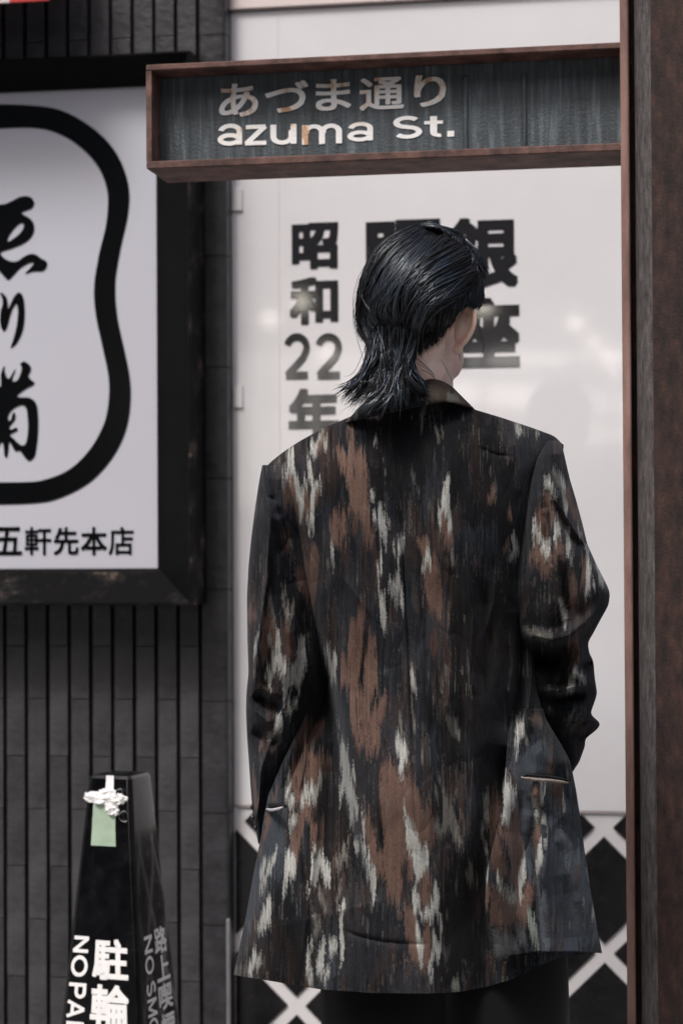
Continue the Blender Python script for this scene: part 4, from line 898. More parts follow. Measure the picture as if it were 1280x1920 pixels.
LB = [(545, 1005), (563, 1090), (590, 1170), (612, 1240), (632, 1320), (643, 1400), (655, 1500), (680, 1600), (703, 1690)]
LV = [(958, 1330), (952, 1380), (947, 1440), (945, 1470), (938, 1530), (925, 1580), (915, 1630), (911, 1690), (914, 1740), (922, 1775), (930, 1796)]
BACK = [('s', .075, 5, LB), ('r', .010, 9, [(640, 1370), (650, 1450), (662, 1530), (682, 1600), (703, 1690)]),
        ('g', -.035, 26, [(975, 1150), (972, 1250), (965, 1330), (955, 1400)]), ('g', -.034, 38, [(945, 1440), (935, 1540), (915, 1640), (908, 1740), (915, 1860)]),
        ('r', .016, 8, [(955, 1180), (960, 1250), (950, 1330)]), ('r', .02, 8, [(990, 1190), (996, 1270), (990, 1340), (1000, 1400)]),
        ('r', .010, 6, [(577, 1350), (571, 1430), (560, 1490)]), ('g', -.018, 20, [(622, 1390), (618, 1520), (606, 1620)]),
        ('r', .009, 12, [(600, 1500), (590, 1600), (575, 1720), (560, 1840)]), ('g', .016, 45, [(545, 1620), (515, 1740), (490, 1830)]),
        ('r', -.005, 3.5, [(640, 1743), (675, 1756), (710, 1764), (750, 1769), (800, 1771)]), ('r', -.005, 4, [(895, 838), (930, 853), (962, 855)]),
        ('r', -.006, 2.2, [(747, 835), (752, 960), (760, 1120), (768, 1260), (772, 1400), (780, 1560)]),
        ('g', .012, 100, [(640, 900), (640, 1000)]), ('g', .012, 100, [(910, 890), (910, 1000)]), ('g', -.008, 40, [(765, 860), (775, 1200)]),
        ('g', .012, 55, [(760, 1450), (775, 1650), (790, 1860)]), ('g', -.010, 38, [(850, 1380), (862, 1600), (870, 1860)]), ('g', -.008, 35, [(720, 1560), (730, 1700), (735, 1860)]),
        ('r', .008, 9, [(868, 1040), (888, 1150), (880, 1260), (900, 1340)]), ('r', .008, 8, [(930, 1060), (925, 1130), (905, 1200)]), ('g', -.012, 16, [(905, 1080), (915, 1200), (905, 1320)]),
        ('r', .007, 10, [(845, 1250), (838, 1330), (850, 1400), (868, 1450)]), ('r', -.006, 9, [(690, 1180), (678, 1300), (690, 1420)]),
        ('g', .010, 16, [(560, 1110), (600, 1220), (640, 1330)]), ('r', .006, 12, [(600, 980), (640, 1080), (700, 1160)]), ('r', -.005, 12, [(560, 960), (620, 1060), (660, 1140)]),
        ('r', -.004, 8, [(840, 820), (900, 800), (960, 812)]), ('r', .005, 14, [(980, 930), (960, 1010), (965, 1080)]), ('g', -.010, 14, [(528, 935), (545, 1000)])]
FLAP = [('r', .012, 8, [(1000, 1400), (1003, 1500), (1010, 1580), (1022, 1700), (1028, 1790)]), ('r', .010, 7, [(1022, 1478), (1018, 1540), (1022, 1600), (1012, 1680)]),
        ('g', -.016, 16, [(1000, 1490), (1012, 1530), (996, 1570), (990, 1640)]), ('g', .014, 12, [(1028, 1540), (1060, 1590), (1080, 1660), (1098, 1740)]),
        ('g', -.014, 18, [(1040, 1540), (1062, 1560), (1085, 1620)]), ('g', -.012, 26, [(1045, 1640), (1060, 1720), (1068, 1790)]), ('g', .012, 20, [(950, 1560), (940, 1660), (945, 1790)]),
        ('r', -.012, 3.0, [(980, 1457), (1010, 1457), (1040, 1461), (1066, 1466)]), ('g', .012, 18, [(1000, 1395), (1030, 1420), (1060, 1440)]), ('g', -.012, 14, [(975, 1480), (970, 1560), (968, 1700)]),
        ('r', .006, 6, [(1050, 1480), (1056, 1530), (1062, 1560)])]
SLV_L = [('r', .014, 7, [(508, 960), (503, 1050), (495, 1130), (484, 1220), (477, 1290)]), ('r', -.010, 7, [(520, 950), (540, 1010), (520, 1040)]), ('g', .010, 12, [(490, 930), (510, 970), (530, 985)]),
         ('r', .012, 8, [(466, 1310), (480, 1335), (498, 1350), (512, 1360)]), ('g', -.02, 14, [(475, 1300), (500, 1320), (530, 1330)]), ('g', -.016, 14, [(470, 1370), (500, 1385), (520, 1400)]),
         ('r', .012, 8, [(478, 1400), (490, 1440), (486, 1500), (478, 1550)]), ('r', .010, 6, [(515, 1370), (500, 1410), (488, 1450)]), ('g', .012, 14, [(540, 1150), (545, 1230), (530, 1290)]),
         ('g', -.012, 16, [(500, 1180), (505, 1260), (500, 1300)]), ('r', .008, 7, [(470, 1255), (490, 1290), (520, 1305)]), ('r', -.008, 6, [(480, 900), (500, 930), (520, 940)])]
SLV_R = [('r', .014, 8, [(1028, 880), (1050, 950), (1072, 990), (1094, 1020), (1112, 1070), (1120, 1110)]), ('r', .012, 8, [(1006, 920), (1028, 980), (1046, 1040), (1052, 1110)]),
         ('g', -.014, 10, [(1040, 935), (1060, 985), (1085, 1030)]), ('g', -.012, 9, [(1015, 930), (1025, 980), (1030, 1030)]), ('r', .012, 8, [(1060, 1020), (1075, 1090), (1084, 1140)]), ('g', -.012, 9, [(1050, 1050), (1062, 1120), (1066, 1160)]),
         ('g', .026, 12, [(980, 1172), (998, 1192), (1035, 1200), (1065, 1192), (1095, 1168), (1125, 1140)]), ('g', -.04, 22, [(990, 1225), (1030, 1240), (1060, 1235)]),
         ('g', .024, 10, [(1083, 1195), (1086, 1235), (1076, 1262), (1088, 1268), (1100, 1280)]), ('g', -.03, 8, [(1084, 1252), (1100, 1246), (1116, 1240)]),
         ('g', .024, 8, [(1020, 1294), (1050, 1296), (1075, 1288), (1098, 1282)]), ('g', -.03, 12, [(1025, 1314), (1060, 1312), (1098, 1300)]), ('r', .014, 7, [(1080, 1320), (1068, 1345), (1058, 1362)]),
         ('r', .014, 6, [(1098, 1332), (1085, 1350), (1070, 1360)]), ('r', .016, 7, [(1122, 1356), (1105, 1352), (1092, 1364)]), ('g', -.02, 9, [(1110, 1372), (1085, 1380), (1060, 1370)])]
top_x = [490, 505, 530, 560, 600, 645, 690, 740, 800, 850, 890, 940, 1000, 1040, 1056]
top_y = [888, 868, 848, 828, 806, 786, 766, 753, 745, 752, 768, 783, 803, 818, 836]
hem_x = [430, 500, 600, 700, 800, 860, 912, 960, 1000, 1050, 1130]; hem_y = [1827, 1838, 1855, 1862, 1863, 1860, 1850, 1836, 1815, 1795, 1782]
ol_y = [745, 888, 950, 1000, 1100, 1200, 1260, 1300, 1360, 1420, 1490, 1530, 1580, 1650, 1720, 1830]
ol_x = [490, 500, 520, 542, 563, 590, 596, 588, 562, 533, 503, 495, 487, 473, 461, 437]
or_y = [745, 836, 900, 1000, 1080, 1160, 1250, 1300, 1350, 1400, 1430, 1480, 1540, 1600, 1670, 1740, 1790]
or_x = [1056, 1046, 1018, 998, 986, 990, 1002, 1008, 1020, 1050, 1066, 1076, 1085, 1093, 1103, 1115, 1125]
_sp = {}
def smooth_interp(v, xs, ys):
    """monotone-ish smooth curve through the knots (dense table, then averaged)"""
    k = (tuple(xs), tuple(ys))
    if k not in _sp:
        g = np.linspace(xs[0]-120, xs[-1]+120, 1600); h_ = np.interp(g, xs, ys); st_ = g[1]-g[0]
        m_ = max(3, int(26/st_)) | 1; w_ = np.hanning(m_+2)[1:-1]; w_ /= w_.sum()
        h_ = np.convolve(np.pad(h_, m_//2, 'edge'), w_, 'valid'); _sp[k] = (g, h_)
    return np.interp(v, *_sp[k])
def wide_interp(v, xs, ys):
    k = (tuple(xs), tuple(ys), 1)
    if k not in _sp:
        g = np.linspace(xs[0]-300, xs[-1]+300, 2000); h_ = np.interp(g, xs, ys); m_ = int(200/(g[1]-g[0])) | 1; w_ = np.hanning(m_+2)[1:-1]; w_ /= w_.sum()
        h_ = np.convolve(np.pad(h_, m_//2, 'edge'), w_, 'valid'); _sp[k] = (g, h_)
    return np.interp(v, *_sp[k])
th_y = [740, 850, 950, 1100, 1250, 1400, 1600, 1870]
tb = [.075, .092, .112, .118, .112, .125, .140, .150]; tf = [.06, .085, .115, .125, .125, .135, .145, .155]
def body_depth(x, y, front=False):
    xl = smooth_interp(y, ol_y, ol_x); xr = smooth_interp(y, or_y, or_x)
    s = np.clip((x-xl)/(xr-xl)*2-1, -1, 1)
    ty = smooth_interp(x, top_x, top_y)
    rr_ = np.sqrt(np.clip(1-(1-np.clip((y-ty)/130, 0, 1))**2.6, 0, 1))
    if not front: rr_ = np.maximum(rr_, .86*np.exp(-((x-770)/82)**4))
    th = wide_interp(y, th_y, tf if front else tb)
    pr = (1-np.abs(s)**2.8)**.62*rr_
    lean = np.interp(y, [740, 900, 1300, 1860], [.005, 0, .0, .0])
    return D0+lean+th*pr*(1 if front else -1)
def torso_grid(ns, ntt, front):
    ss = .5-.5*np.cos(np.linspace(0, 1, ns)*np.pi); ss = .6*ss+.4*np.linspace(0, 1, ns)
    tt = np.linspace(0, 1, ntt)**1.0
    S_, T_ = np.meshgrid(ss, tt)
    y0 = smooth_interp(490+566*S_, top_x, top_y); y1 = smooth_interp(437+688*S_, hem_x, hem_y)
    tw = T_ if not front else T_
    y = y0+(y1-y0)*tw
    xl = smooth_interp(y, ol_y, ol_x); xr = smooth_interp(y, or_y, or_x)
    xt = 490+566*S_
    k = np.clip((y-y0)/70, 0, 1); k = k*k*(3-2*k)
    x = (xl+(xr-xl)*S_)*k+xt*(1-k)
    return x, y
def grid_faces(ns, nt, flip=False, off=0, wrap=False):
    F = []
    for j in range(nt-1):
        for i in range(ns-1 if not wrap else ns):
            a, b = j*ns+i, j*ns+(i+1) % ns; q = (off+a, off+b, off+b+ns, off+a+ns)
            F.append(q[::-1] if flip else q)
    return F
def fabric_noise(x, y, amp, seed):
    a = vnoise(x/70, y/150, seed)-.5; b = vnoise((x+.35*y)/34, (y-.35*x)/95, seed+1)-.5; c = vnoise((x-.5*y)/42, (y+.5*x)/120, seed+7)-.5
    return amp*(a*1.6+b*.5+(vnoise(x/26, y/70, seed+3)-.5)*.5+(vnoise(x/9, y/22, seed+2)-.5)*.12-.36*np.exp(-np.abs(b)*9)*(.3+a)-.40*np.exp(-np.abs(c)*11)*(.4-a))
def cloth_mesh(name, V, F, u, v, parent, thick=0, smooth=True):
    me = bpy.data.meshes.new(name); me.from_pydata(V.tolist(), [], F); me.update(); set_col(me, cloth_colour(u, v))
    o = link(name, me, cloth_m, parent, smooth)
    if thick: md = o.modifiers.new('thick', 'SOLIDIFY'); md.thickness = thick; md.offset = -1
    return o
NS, NTT = 370, 460
x, y = torso_grid(NS, NTT, False)
dep = body_depth(x, y)
edge_k = np.clip((dep.max()-0), 0, 1)
xl = smooth_interp(y, ol_y, ol_x); xr = smooth_interp(y, or_y, or_x); sN = np.abs((x-xl)/(xr-xl)*2-1)
damp = np.clip((1.0-sN)*9, .1, 1)*np.clip((y-np.interp(x, top_x, top_y))/40, .05, 1)
dep = dep-(folds(x.ravel(), y.ravel(), BACK).reshape(x.shape)+fabric_noise(x, y, .0085, 21))*damp
Vb = Pn(x.ravel(), y.ravel(), dep.ravel()); u, v = proj(Vb)
F = grid_faces(NS, NTT)
ns2, nt2 = 90, 110
xf, yf = torso_grid(ns2, nt2, True); depf = body_depth(xf, yf, True)+fabric_noise(xf, yf, .005, 31)*np.clip((1-np.abs(2*(xf-smooth_interp(yf, ol_y, ol_x))/(smooth_interp(yf, or_y, or_x)-smooth_interp(yf, ol_y, ol_x))-1))*9, .0, 1)
Vf = Pn(xf.ravel(), yf.ravel(), depf.ravel()); uf, vf_ = proj(Vf)
F2 = grid_faces(ns2, nt2, True, len(Vb))
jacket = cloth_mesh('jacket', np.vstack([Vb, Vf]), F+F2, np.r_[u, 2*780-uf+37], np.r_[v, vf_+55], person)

# the flap of the back vent, lying over the right side of the skirt
NF, MF = 130, 260
tt = np.linspace(0, 1, MF); ss = np.linspace(0, 1, NF)
S_, T_ = np.meshgrid(ss, tt)
yl = 1330+(1796-1330)*T_
x0 = np.interp(yl, [p[1] for p in LV], [p[0] for p in LV])
yb = np.interp(930+195*S_, [930, 975, 1000, 1060, 1126], [1796, 1788, 1784, 1785, 1787])
yy = 1330+(yb-1330)*T_
x0 = np.interp(yy*(1796-1330)/(yb-1330)+1330-1330*(1796-1330)/(yb-1330), [p[1] for p in LV], [p[0] for p in LV])
x1 = smooth_interp(yy, or_y, or_x)+.5+2.0*T_
xx = x0+(x1-x0)*S_
off = (-.010+.034*T_**.7)*np.clip(.5+(1-S_)*1.2, 0, 1)
dep = body_depth(np.minimum(xx, smooth_interp(yy, or_y, or_x)-.5), yy)-off
dep -= folds(xx.ravel(), yy.ravel(), BACK[:8]).reshape(xx.shape)*np.clip((1-S_)*7, .1, 1)*np.clip(1-T_*2.6, 0, 1)
dep -= .022*np.exp(-((xx-x0)/22)**2)*T_ - .010*np.exp(-((xx-x0)/5)**2)*T_
dep -= (folds(xx.ravel(), yy.ravel(), FLAP).reshape(xx.shape)+fabric_noise(xx, yy, .008, 41))*np.clip((1-S_)*7, .15, 1)*np.clip(T_*6, 0, 1)
Vq = Pn(xx.ravel(), yy.ravel(), dep.ravel()); u, v = proj(Vq)
cloth_mesh('vent_flap', Vq, grid_faces(NF, MF), u, v, jacket, .003)

# ------------------------------------------------------------------ sleeves
def sleeve(name, yA, yB, lx, rx, cen, rad, strokes, na, nl, seed, amp=.009):
    ys = np.linspace(yA, yB, nl); ph = np.linspace(0, 2*np.pi, na, endpoint=False)
    Y, PH = np.meshgrid(ys, ph, indexing='ij')
    xl = smooth_interp(Y, *lx); xr = smooth_interp(Y, *rx); xc = (xl+xr)/2; hw = (xr-xl)/2
    cx = np.cos(PH); sx = np.sin(PH)
    X = xc-hw*np.sign(cx)*np.abs(cx)**.9
    dz = wide_interp(Y, *rad)*np.minimum(1, .25+np.sqrt(np.clip((Y-yA)/45, 0, 1)))
    dp = wide_interp(Y, *cen)-dz*sx
    vis = np.clip(sx*2.2, 0, 1)
    d2 = (folds(X.ravel(), Y.ravel(), strokes).reshape(X.shape)+fabric_noise(X, Y, amp, seed))*vis + fabric_noise(X+300, Y, amp, seed+5)*(1-vis)*.6
    dp = dp-d2
    V = Pn(X.ravel(), Y.ravel(), dp.ravel()); u, v = proj(V)
    # the far half of the tube continues the pattern sideways instead of mirroring it
    far = (sx.ravel() < 0); u = np.where(far, u+170, u); v = np.where(far, v-140, v)
    F = grid_faces(na, nl, True, 0, True)+[tuple(range(na))]
    return cloth_mesh(name, V, F, u, v, jacket)
sleeve('sleeve', 872, 1582,
       ([872, 890, 920, 960, 1010, 1060, 1120, 1200, 1260, 1300, 1330, 1380, 1420, 1480, 1530, 1582], [492, 488, 483, 477, 471, 466, 463, 464, 466, 462, 461, 463, 466, 470, 474, 484]),
       ([872, 900, 950, 1010, 1080, 1160, 1240, 1300, 1350, 1400, 1450, 1500, 1540, 1582], [520, 548, 562, 574, 586, 598, 602, 596, 580, 556, 530, 510, 499, 489]),
       ([872, 1000, 1250, 1400, 1582], [D0-.002, D0+.002, D0+.02, D0+.05, D0+.10]), ([872, 960, 1250, 1450, 1582], [.07, .085, .078, .06, .03]), SLV_L, 210, 300, 51)
sleeve('sleeve', 826, 1446,
       ([826, 860, 900, 960, 1000, 1060, 1100, 1160, 1200, 1250, 1290, 1330, 1360, 1385, 1420, 1446], [1024, 1002, 990, 978, 970, 962, 960, 965, 975, 984, 988, 992, 1004, 1032, 1056, 1070]),
       ([826, 834, 870, 900, 940, 985, 1020, 1060, 1095, 1112, 1135, 1160, 1190, 1205, 1225, 1240, 1270, 1300, 1325, 1340, 1356, 1370, 1385, 1396, 1430, 1446], [1046, 1053, 1061, 1068, 1080, 1092, 1100, 1118, 1136, 1143, 1140, 1126, 1110, 1101, 1104, 1112, 1114, 1119, 1111, 1105, 1127, 1117, 1095, 1097, 1085, 1073]),
       ([826, 950, 1110, 1200, 1300, 1446], [D0-.002, D0-.005, D0-.02, D0+.01, D0+.05, D0+.09]), ([826, 900, 1110, 1300, 1380, 1446], [.065, .085, .085, .07, .055, .02]), SLV_R, 240, 330, 61)

# ------------------------------------------------------------------ collar
ct = [(660, 800, .03), (672, 772, -.03), (700, 750, -.062), (740, 735, -.074), (785, 722, -.070), (812, 715, -.056), (836, 724, -.030), (852, 738, .0), (850, 752, .045), (835, 790, .085)]
cb = [(640, 812, .02), (656, 792, -.045), (690, 780, -.078), (740, 768, -.092), (795, 757, -.090), (832, 752, -.076), (862, 760, -.054), (884, 769, -.014), (880, 782, .04), (858, 812, .10)]
ctn = catmull(ct, 120); cbn = catmull(cb, 120); rows = 22; X, Y, Dp = [], [], []
for j in range(rows):
    t = j/(rows-1); q = ctn*(1-t)+cbn*t; X.append(q[:, 0]); Y.append(q[:, 1]); Dp.append(D0+q[:, 2]-.008*math.sin(math.pi*t)**.7)
X, Y, Dp = map(np.array, (X, Y, Dp)); V = Pn(X.ravel(), Y.ravel(), Dp.ravel()); u, v = proj(V)
col = cloth_colour(u, v)
brn = np.clip((u-795)/25, 0, 1)[:, None]; tip = ((u > 834) & (u < 856) & (v > 737+6*hsh[(u/2).astype(int) % NT]) & (v < 756+4*hsh[(u/2).astype(int) % NT]))[:, None]
col = col*(1-brn)+np.where(tip, np.array(PCOL['D']), np.array(lin(66, 57, 50, KJ))*(.7+.6*vnoise(u/6, v/12, 9))[:, None])*brn
me = bpy.data.meshes.new('collar'); me.from_pydata(V.tolist(), [], grid_faces(120, rows)); set_col(me, col)
o = link('collar', me, cloth_m, jacket, True); md = o.modifiers.new('thick', 'SOLIDIFY'); md.thickness = .004; md.offset = -1

# ------------------------------------------------------------------ pockets, buttons
def ribbon(name, pts, wd, dofs, m, parent, src=body_depth, th=.003):
    """a narrow welt lying on the back of the jacket; pts in photo pixels"""
    c = catmull(pts, 24); V, F = [], []
    for i, (a, b) in enumerate(c):
        k = wd*min(1, 5*min(i/23, 1-i/23)+.25)
        for t in (-1, 0, 1):
            d = float(src(np.array([a]), np.array([b]))[0])-dofs-(.0025 if t == 0 else 0); V.append(P(a, b+t*k/2, d))
    F = [(3*i+j, 3*i+j+1, 3*i+j+4, 3*i+j+3) for i in range(23) for j in (0, 1)]
    o = mobj(name, V, F, m, parent, True); md = o.modifiers.new('t', 'SOLIDIFY'); md.thickness = th; return o
welt_m = mat('welt_cream', lin(120, 100, 90, KJ), .9, .1, var=.35, vscale=60, vcol=lin(160, 152, 142, 1.2)); lining_m = mat('white_lining', lin(176, 176, 182, 1.0), .5, var=.1, vscale=80)
dark_m = mat('pocket_dark', lin(6, 6, 7), .9)
ribbon('pocket_welt', [(977, 1458), (1005, 1462), (1035, 1464), (1066, 1468)], 6, .024, welt_m, jacket)
ribbon('pocket_slit', [(986, 1453), (1010, 1455), (1040, 1458), (1064, 1463)], 5, .022, dark_m, jacket)
ribbon('pocket_lining', [(498, 1517), (508, 1519), (520, 1517), (530, 1514)], 6, .008, lining_m, jacket)
ribbon('pocket_slit', [(500, 1508), (512, 1510), (526, 1510), (538, 1512)], 9, .006, dark_m, jacket)
btn_m = mat('dark_button', lin(46, 46, 50), .15, .6, coat=.5)
for (bx_, by_) in ((472, 1513), (474, 1533), (479, 1552)):
    bm = bmesh.new(); bmesh.ops.create_uvsphere(bm, u_segments=10, v_segments=6, radius=.0042)
    bmesh.ops.transform(bm, matrix=Matrix.Translation(P(bx_, by_, D0+.055)) @ Matrix.Diagonal((.6, 1, 1, 1)), verts=bm.verts)
    me = bpy.data.meshes.new('cuff_button'); bm.to_mesh(me); bm.free(); link('cuff_button', me, btn_m, jacket, True)

# ------------------------------------------------------------------ trousers and shoes
trou_m = mat('black_trousers', lin(9, 9, 11), .9, .2, var=.3, vscale=14, sheen=.15)
def trousers():
    V, F = [], []; na, nl = 48, 60
    zs = np.linspace(0, 1, nl)
    for side in (-1, 1):
        off_ = len(V)
        for j, t in enumerate(zs):
            z = P(780, 1700, D0).z*(1-t)+.035*t
            xc = .0+side*(.082+.012*t); hw = .088-.004*t+.0*side; dh = .082+.012*t
            for i in range(na):
                a = 2*math.pi*i/na
                wv = 1+.05*math.sin(3*a+t*5+side)+.04*math.sin(7*a-t*9)*t+.03*mnoise.noise(Vector((math.cos(a)*2, math.sin(a)*2, t*7+side*4)))
                q = base+VR*(.037+xc+hw*wv*math.cos(a))+VF*(dh*wv*math.sin(a)+.0); V.append((q.x, q.y, z))
        F += [(off_+j*na+i, off_+j*na+(i+1) % na, off_+(j+1)*na+(i+1) % na, off_+(j+1)*na+i) for j in range(nl-1) for i in range(na)]
        F += [tuple(off_+i for i in range(na))]
    return mobj('trousers', V, F, trou_m, person, True)
trousers()
shoe_m = mat('black_leather', lin(14, 14, 15), .3, .5, bump=.1)
for side in (-1, 1):
    V, F = [], []; nl, na = 22, 20
    for j in range(nl):
        t = j/(nl-1); yv = -.10+.29*t; wd = .042*(1-abs(2*t-1)**3.2)**.5*(1-.12*math.sin(math.pi*t*1.4))+.002; ht = (.085 if t < .35 else .085-.045*min(1, (t-.35)/.4))*(1-abs(2*t-1)**6)**.5+.004
        for i in range(na):
            a = 2*math.pi*i/na; cx_ = math.cos(a)*wd; cz_ = max(0, .45*ht+.62*ht*math.sin(a)) if math.sin(a) < 0 else .45*ht+.55*ht*math.sin(a)
            q = base+VR*(.037+side*.1+cx_)+VF*yv; V.append((q.x, q.y, .001+cz_))
    F = [(j*na+i, j*na+(i+1) % na, (j+1)*na+(i+1) % na, (j+1)*na+i) for j in range(nl-1) for i in range(na)]+[tuple(range(na)), tuple(range((nl-1)*na, nl*na))[::-1]]
    mobj('shoe', V, F, shoe_m, person, True)

# ------------------------------------------------------------------ body: one continuous skin surface
PSI = R(14)
HF = VF*math.cos(PSI)+VR*math.sin(PSI); HR = VR*math.cos(PSI)-VF*math.sin(PSI)
HC = P(772, 572, D0-.002)
prim = bmesh.new()
def ell(c, ra, rb, rc, ax=None, sub=3):
    """ellipsoid with radii along (right, forward, up) of the given axes"""
    A = ax or (HR, HF, UP)
    M = Matrix((A[0]*ra, A[1]*rb, A[2]*rc)).transposed().to_4x4(); M.translation = c
    bmesh.ops.create_icosphere(prim, subdivisions=sub, radius=1, matrix=M)
def limb(a, b, r0, r1, n=None):
    n = n or max(3, int((b-a).length/(min(r0, r1)*.55)))
    for i in range(n+1):
        t = i/n; r = r0+(r1-r0)*t
        bmesh.ops.create_icosphere(prim, subdivisions=2, radius=r, matrix=Matrix.Translation(a.lerp(b, t)))
h = lambda r_, f_, u_: HC+HR*r_+HF*f_+UP*u_
ell(h(0, 0, .012), .072, .090, .092); ell(h(0, .03, -.038), .059, .060, .070); ell(h(0, .052, -.088), .028, .034, .024); ell(h(0, .01, -.072), .047, .050, .032)
ell(h(.036, .028, -.078), .016, .036, .020); ell(h(-.036, .028, -.078), .016, .036, .020)
ell(h(0, .101, -.035), .013, .016, .020); ell(h(0, .098, -.012), .009, .012, .03); ell(h(0, .086, -.075), .024, .010, .008); ell(h(0, .083, .012), .055, .012, .010)
for s_ in (-1, 1): ell(h(s_*.031, .080, -.008), .014, .012, .009)
ell(h(.045, .028, -.072), .022, .042, .034); ell(h(-.045, .028, -.072), .022, .042, .034)
limb(h(0, -.022, -.06), P(776, 790, D0+.0), .056, .058); limb(h(.03, .0, -.085), P(812, 775, D0+.01), .030, .030)
for (ax_, ay_) in ((610, 905), (945, 900)): limb(P(776, 805, D0), P(ax_, ay_, D0+.005), .040, .034)
ell(P(778, 980, D0+.005), .145, .07, .16, (VR, VF, UP)); ell(P(785, 1160, D0+.005), .11, .065, .17, (VR, VF, UP)); ell(P(790, 1380, D0+.02), .11, .07, .16, (VR, VF, UP)); ell(P(790, 1520, D0+.02), .13, .08, .12, (VR, VF, UP))
for s_ in (-1, 1):
    hip = base+VR*(.037+s_*.085)+UP*.86; kn = base+VR*(.037+s_*.09)+UP*.47+VF*.01; an = base+VR*(.037+s_*.095)+UP*.085-VF*.02
    limb(hip, kn, .078, .052); limb(kn, an, .052, .036); limb(an-UP*.03, an+VF*.13-UP*.05, .032, .022)
def hand(wr, d, pn, th):
    """palm and five fingers: wrist, pointing direction, palm normal, thumb side"""
    d = d.normalized(); pn = pn.normalized(); th = th.normalized()
    pc = wr+d*.05; ell(pc, .040, .052, .013, (th, d, pn))
    for k, (o_, ln_) in enumerate(((.028, .068), (.010, .077), (-.009, .072), (-.027, .058))):
        a = wr+d*.092+th*o_; b = a+d*ln_*.5+pn*.010; c = b+d*ln_*.34+pn*.022
        limb(a-d*.02, b, .0088, .0082); limb(b, c, .0082, .007)
    a = wr+d*.03+th*.030; b = a+d*.035+th*.026; limb(a, b, .012, .010); limb(b, b+d*.03+pn*.008, .010, .008)
la = [P(566, 950, D0+.005), P(532, 1230, D0+.025), P(520, 1500, D0+.125)]
ra_ = [P(998, 930, D0), P(1056, 1105, D0+.018), P(1040, 1390, D0+.115)]
for ch in (la, ra_): limb(ch[0], ch[1], .038, .032); limb(ch[1], ch[2], .031, .024)
hand(la[2], VF*.5+VR*.55-UP*.6, -VF*.6-UP*.1+VR*.1, VF+UP*.3); hand(ra_[2], VF*.5-VR*.6-UP*.5, -VF*.6-UP*.1-VR*.1, VF+UP*.3)
me = bpy.data.meshes.new('body'); prim.to_mesh(me); prim.free()
skin_m = bpy.data.materials.new('skin'); skin_m.use_nodes = True
def build_skin(m):
    t = m.node_tree; b = t.nodes['Principled BSDF']; L = t.links.new
    tc = t.nodes.new('ShaderNodeTexCoord'); n = t.nodes.new('ShaderNodeTexNoise'); n.inputs['Scale'].default_value = 45; n.inputs['Detail'].default_value = 6; L(tc.outputs['Object'], n.inputs['Vector'])
    r = t.nodes.new('ShaderNodeValToRGB'); e = r.color_ramp.elements; e[0].position = .3; e[1].position = .7
    e[0].color = (*lin(240, 182, 168, 1.25), 1); e[1].color = (*lin(246, 204, 190, 1.2), 1)
    L(n.outputs['Fac'], r.inputs[0]); L(r.outputs[0], b.inputs['Base Color']); b.inputs['Roughness'].default_value = .5
    b.inputs['Subsurface Weight'].default_value = .12; b.inputs['Subsurface Radius'].default_value = (1, .3, .15); b.inputs['Subsurface Scale'].default_value = .006
    n2 = t.nodes.new('ShaderNodeTexNoise'); n2.inputs['Scale'].default_value = 900; L(tc.outputs['Object'], n2.inputs['Vector'])
    bp = t.nodes.new('ShaderNodeBump'); bp.inputs['Strength'].default_value = .12; bp.inputs['Distance'].default_value = .001; L(n2.outputs['Fac'], bp.inputs['Height']); L(bp.outputs[0], b.inputs['Normal'])
build_skin(skin_m)
body = link('body', me, skin_m, person)
md = body.modifiers.new('rm', 'REMESH'); md.mode = 'VOXEL'; md.voxel_size = .0042; md.use_smooth_shade = True
md = body.modifiers.new('sm', 'SMOOTH'); md.factor = .5; md.iterations = 5
dg = bpy.context.evaluated_depsgraph_get(); me2 = bpy.data.meshes.new_from_object(body.evaluated_get(dg)); body.modifiers.clear(); body.data = me2
# the ears are shaped finer and then joined to the same skin mesh
prim = bmesh.new()
for s_ in (-1, 1):
    ea = h(.066, -.020, -.037) if s_ > 0 else h(-.040, .0, -.036)
    ee = (HR*s_*.90-HF*.43).normalized(); en = ee.cross(UP).normalized()*s_; eu = (UP*.975+ee*.20).normalized()
    ell(ea+ee*.014, .0024, .017, .028, (en, ee, eu), 3); ell(ea+ee*.008+en*.001+eu*.002, .0075, .009, .018, (en, ee, eu), 3)
    for q in catmull([(-.006, .018), (.000, .026), (.010, .031), (.021, .029), (.029, .020), (.032, .006), (.029, -.008), (.022, -.019), (.014, -.027), (.006, -.030)], 60):
        bmesh.ops.create_icosphere(prim, subdivisions=2, radius=.0038, matrix=Matrix.Translation(ea+ee*q[0]+eu*q[1]+en*.0022))
    ell(ea+ee*.009-eu*.029, .0042, .009, .009, (en, ee, eu), 3)
em = bpy.data.meshes.new('ear'); prim.to_mesh(em); prim.free(); eo = bpy.data.objects.new('ear', em); COL.objects.link(eo)
md = eo.modifiers.new('rm', 'REMESH'); md.mode = 'VOXEL'; md.voxel_size = .0013
md = eo.modifiers.new('sm', 'SMOOTH'); md.factor = .5; md.iterations = 4
em2 = bpy.data.meshes.new_from_object(eo.evaluated_get(bpy.context.evaluated_depsgraph_get())); bpy.data.objects.remove(eo)
bm = bmesh.new(); bm.from_mesh(me2); bm.from_mesh(em2); bm.to_mesh(me2); bm.free()
if not me2.materials: me2.materials.append(skin_m)
for p in me2.polygons: p.material_index = 0
me2.shade_smooth()

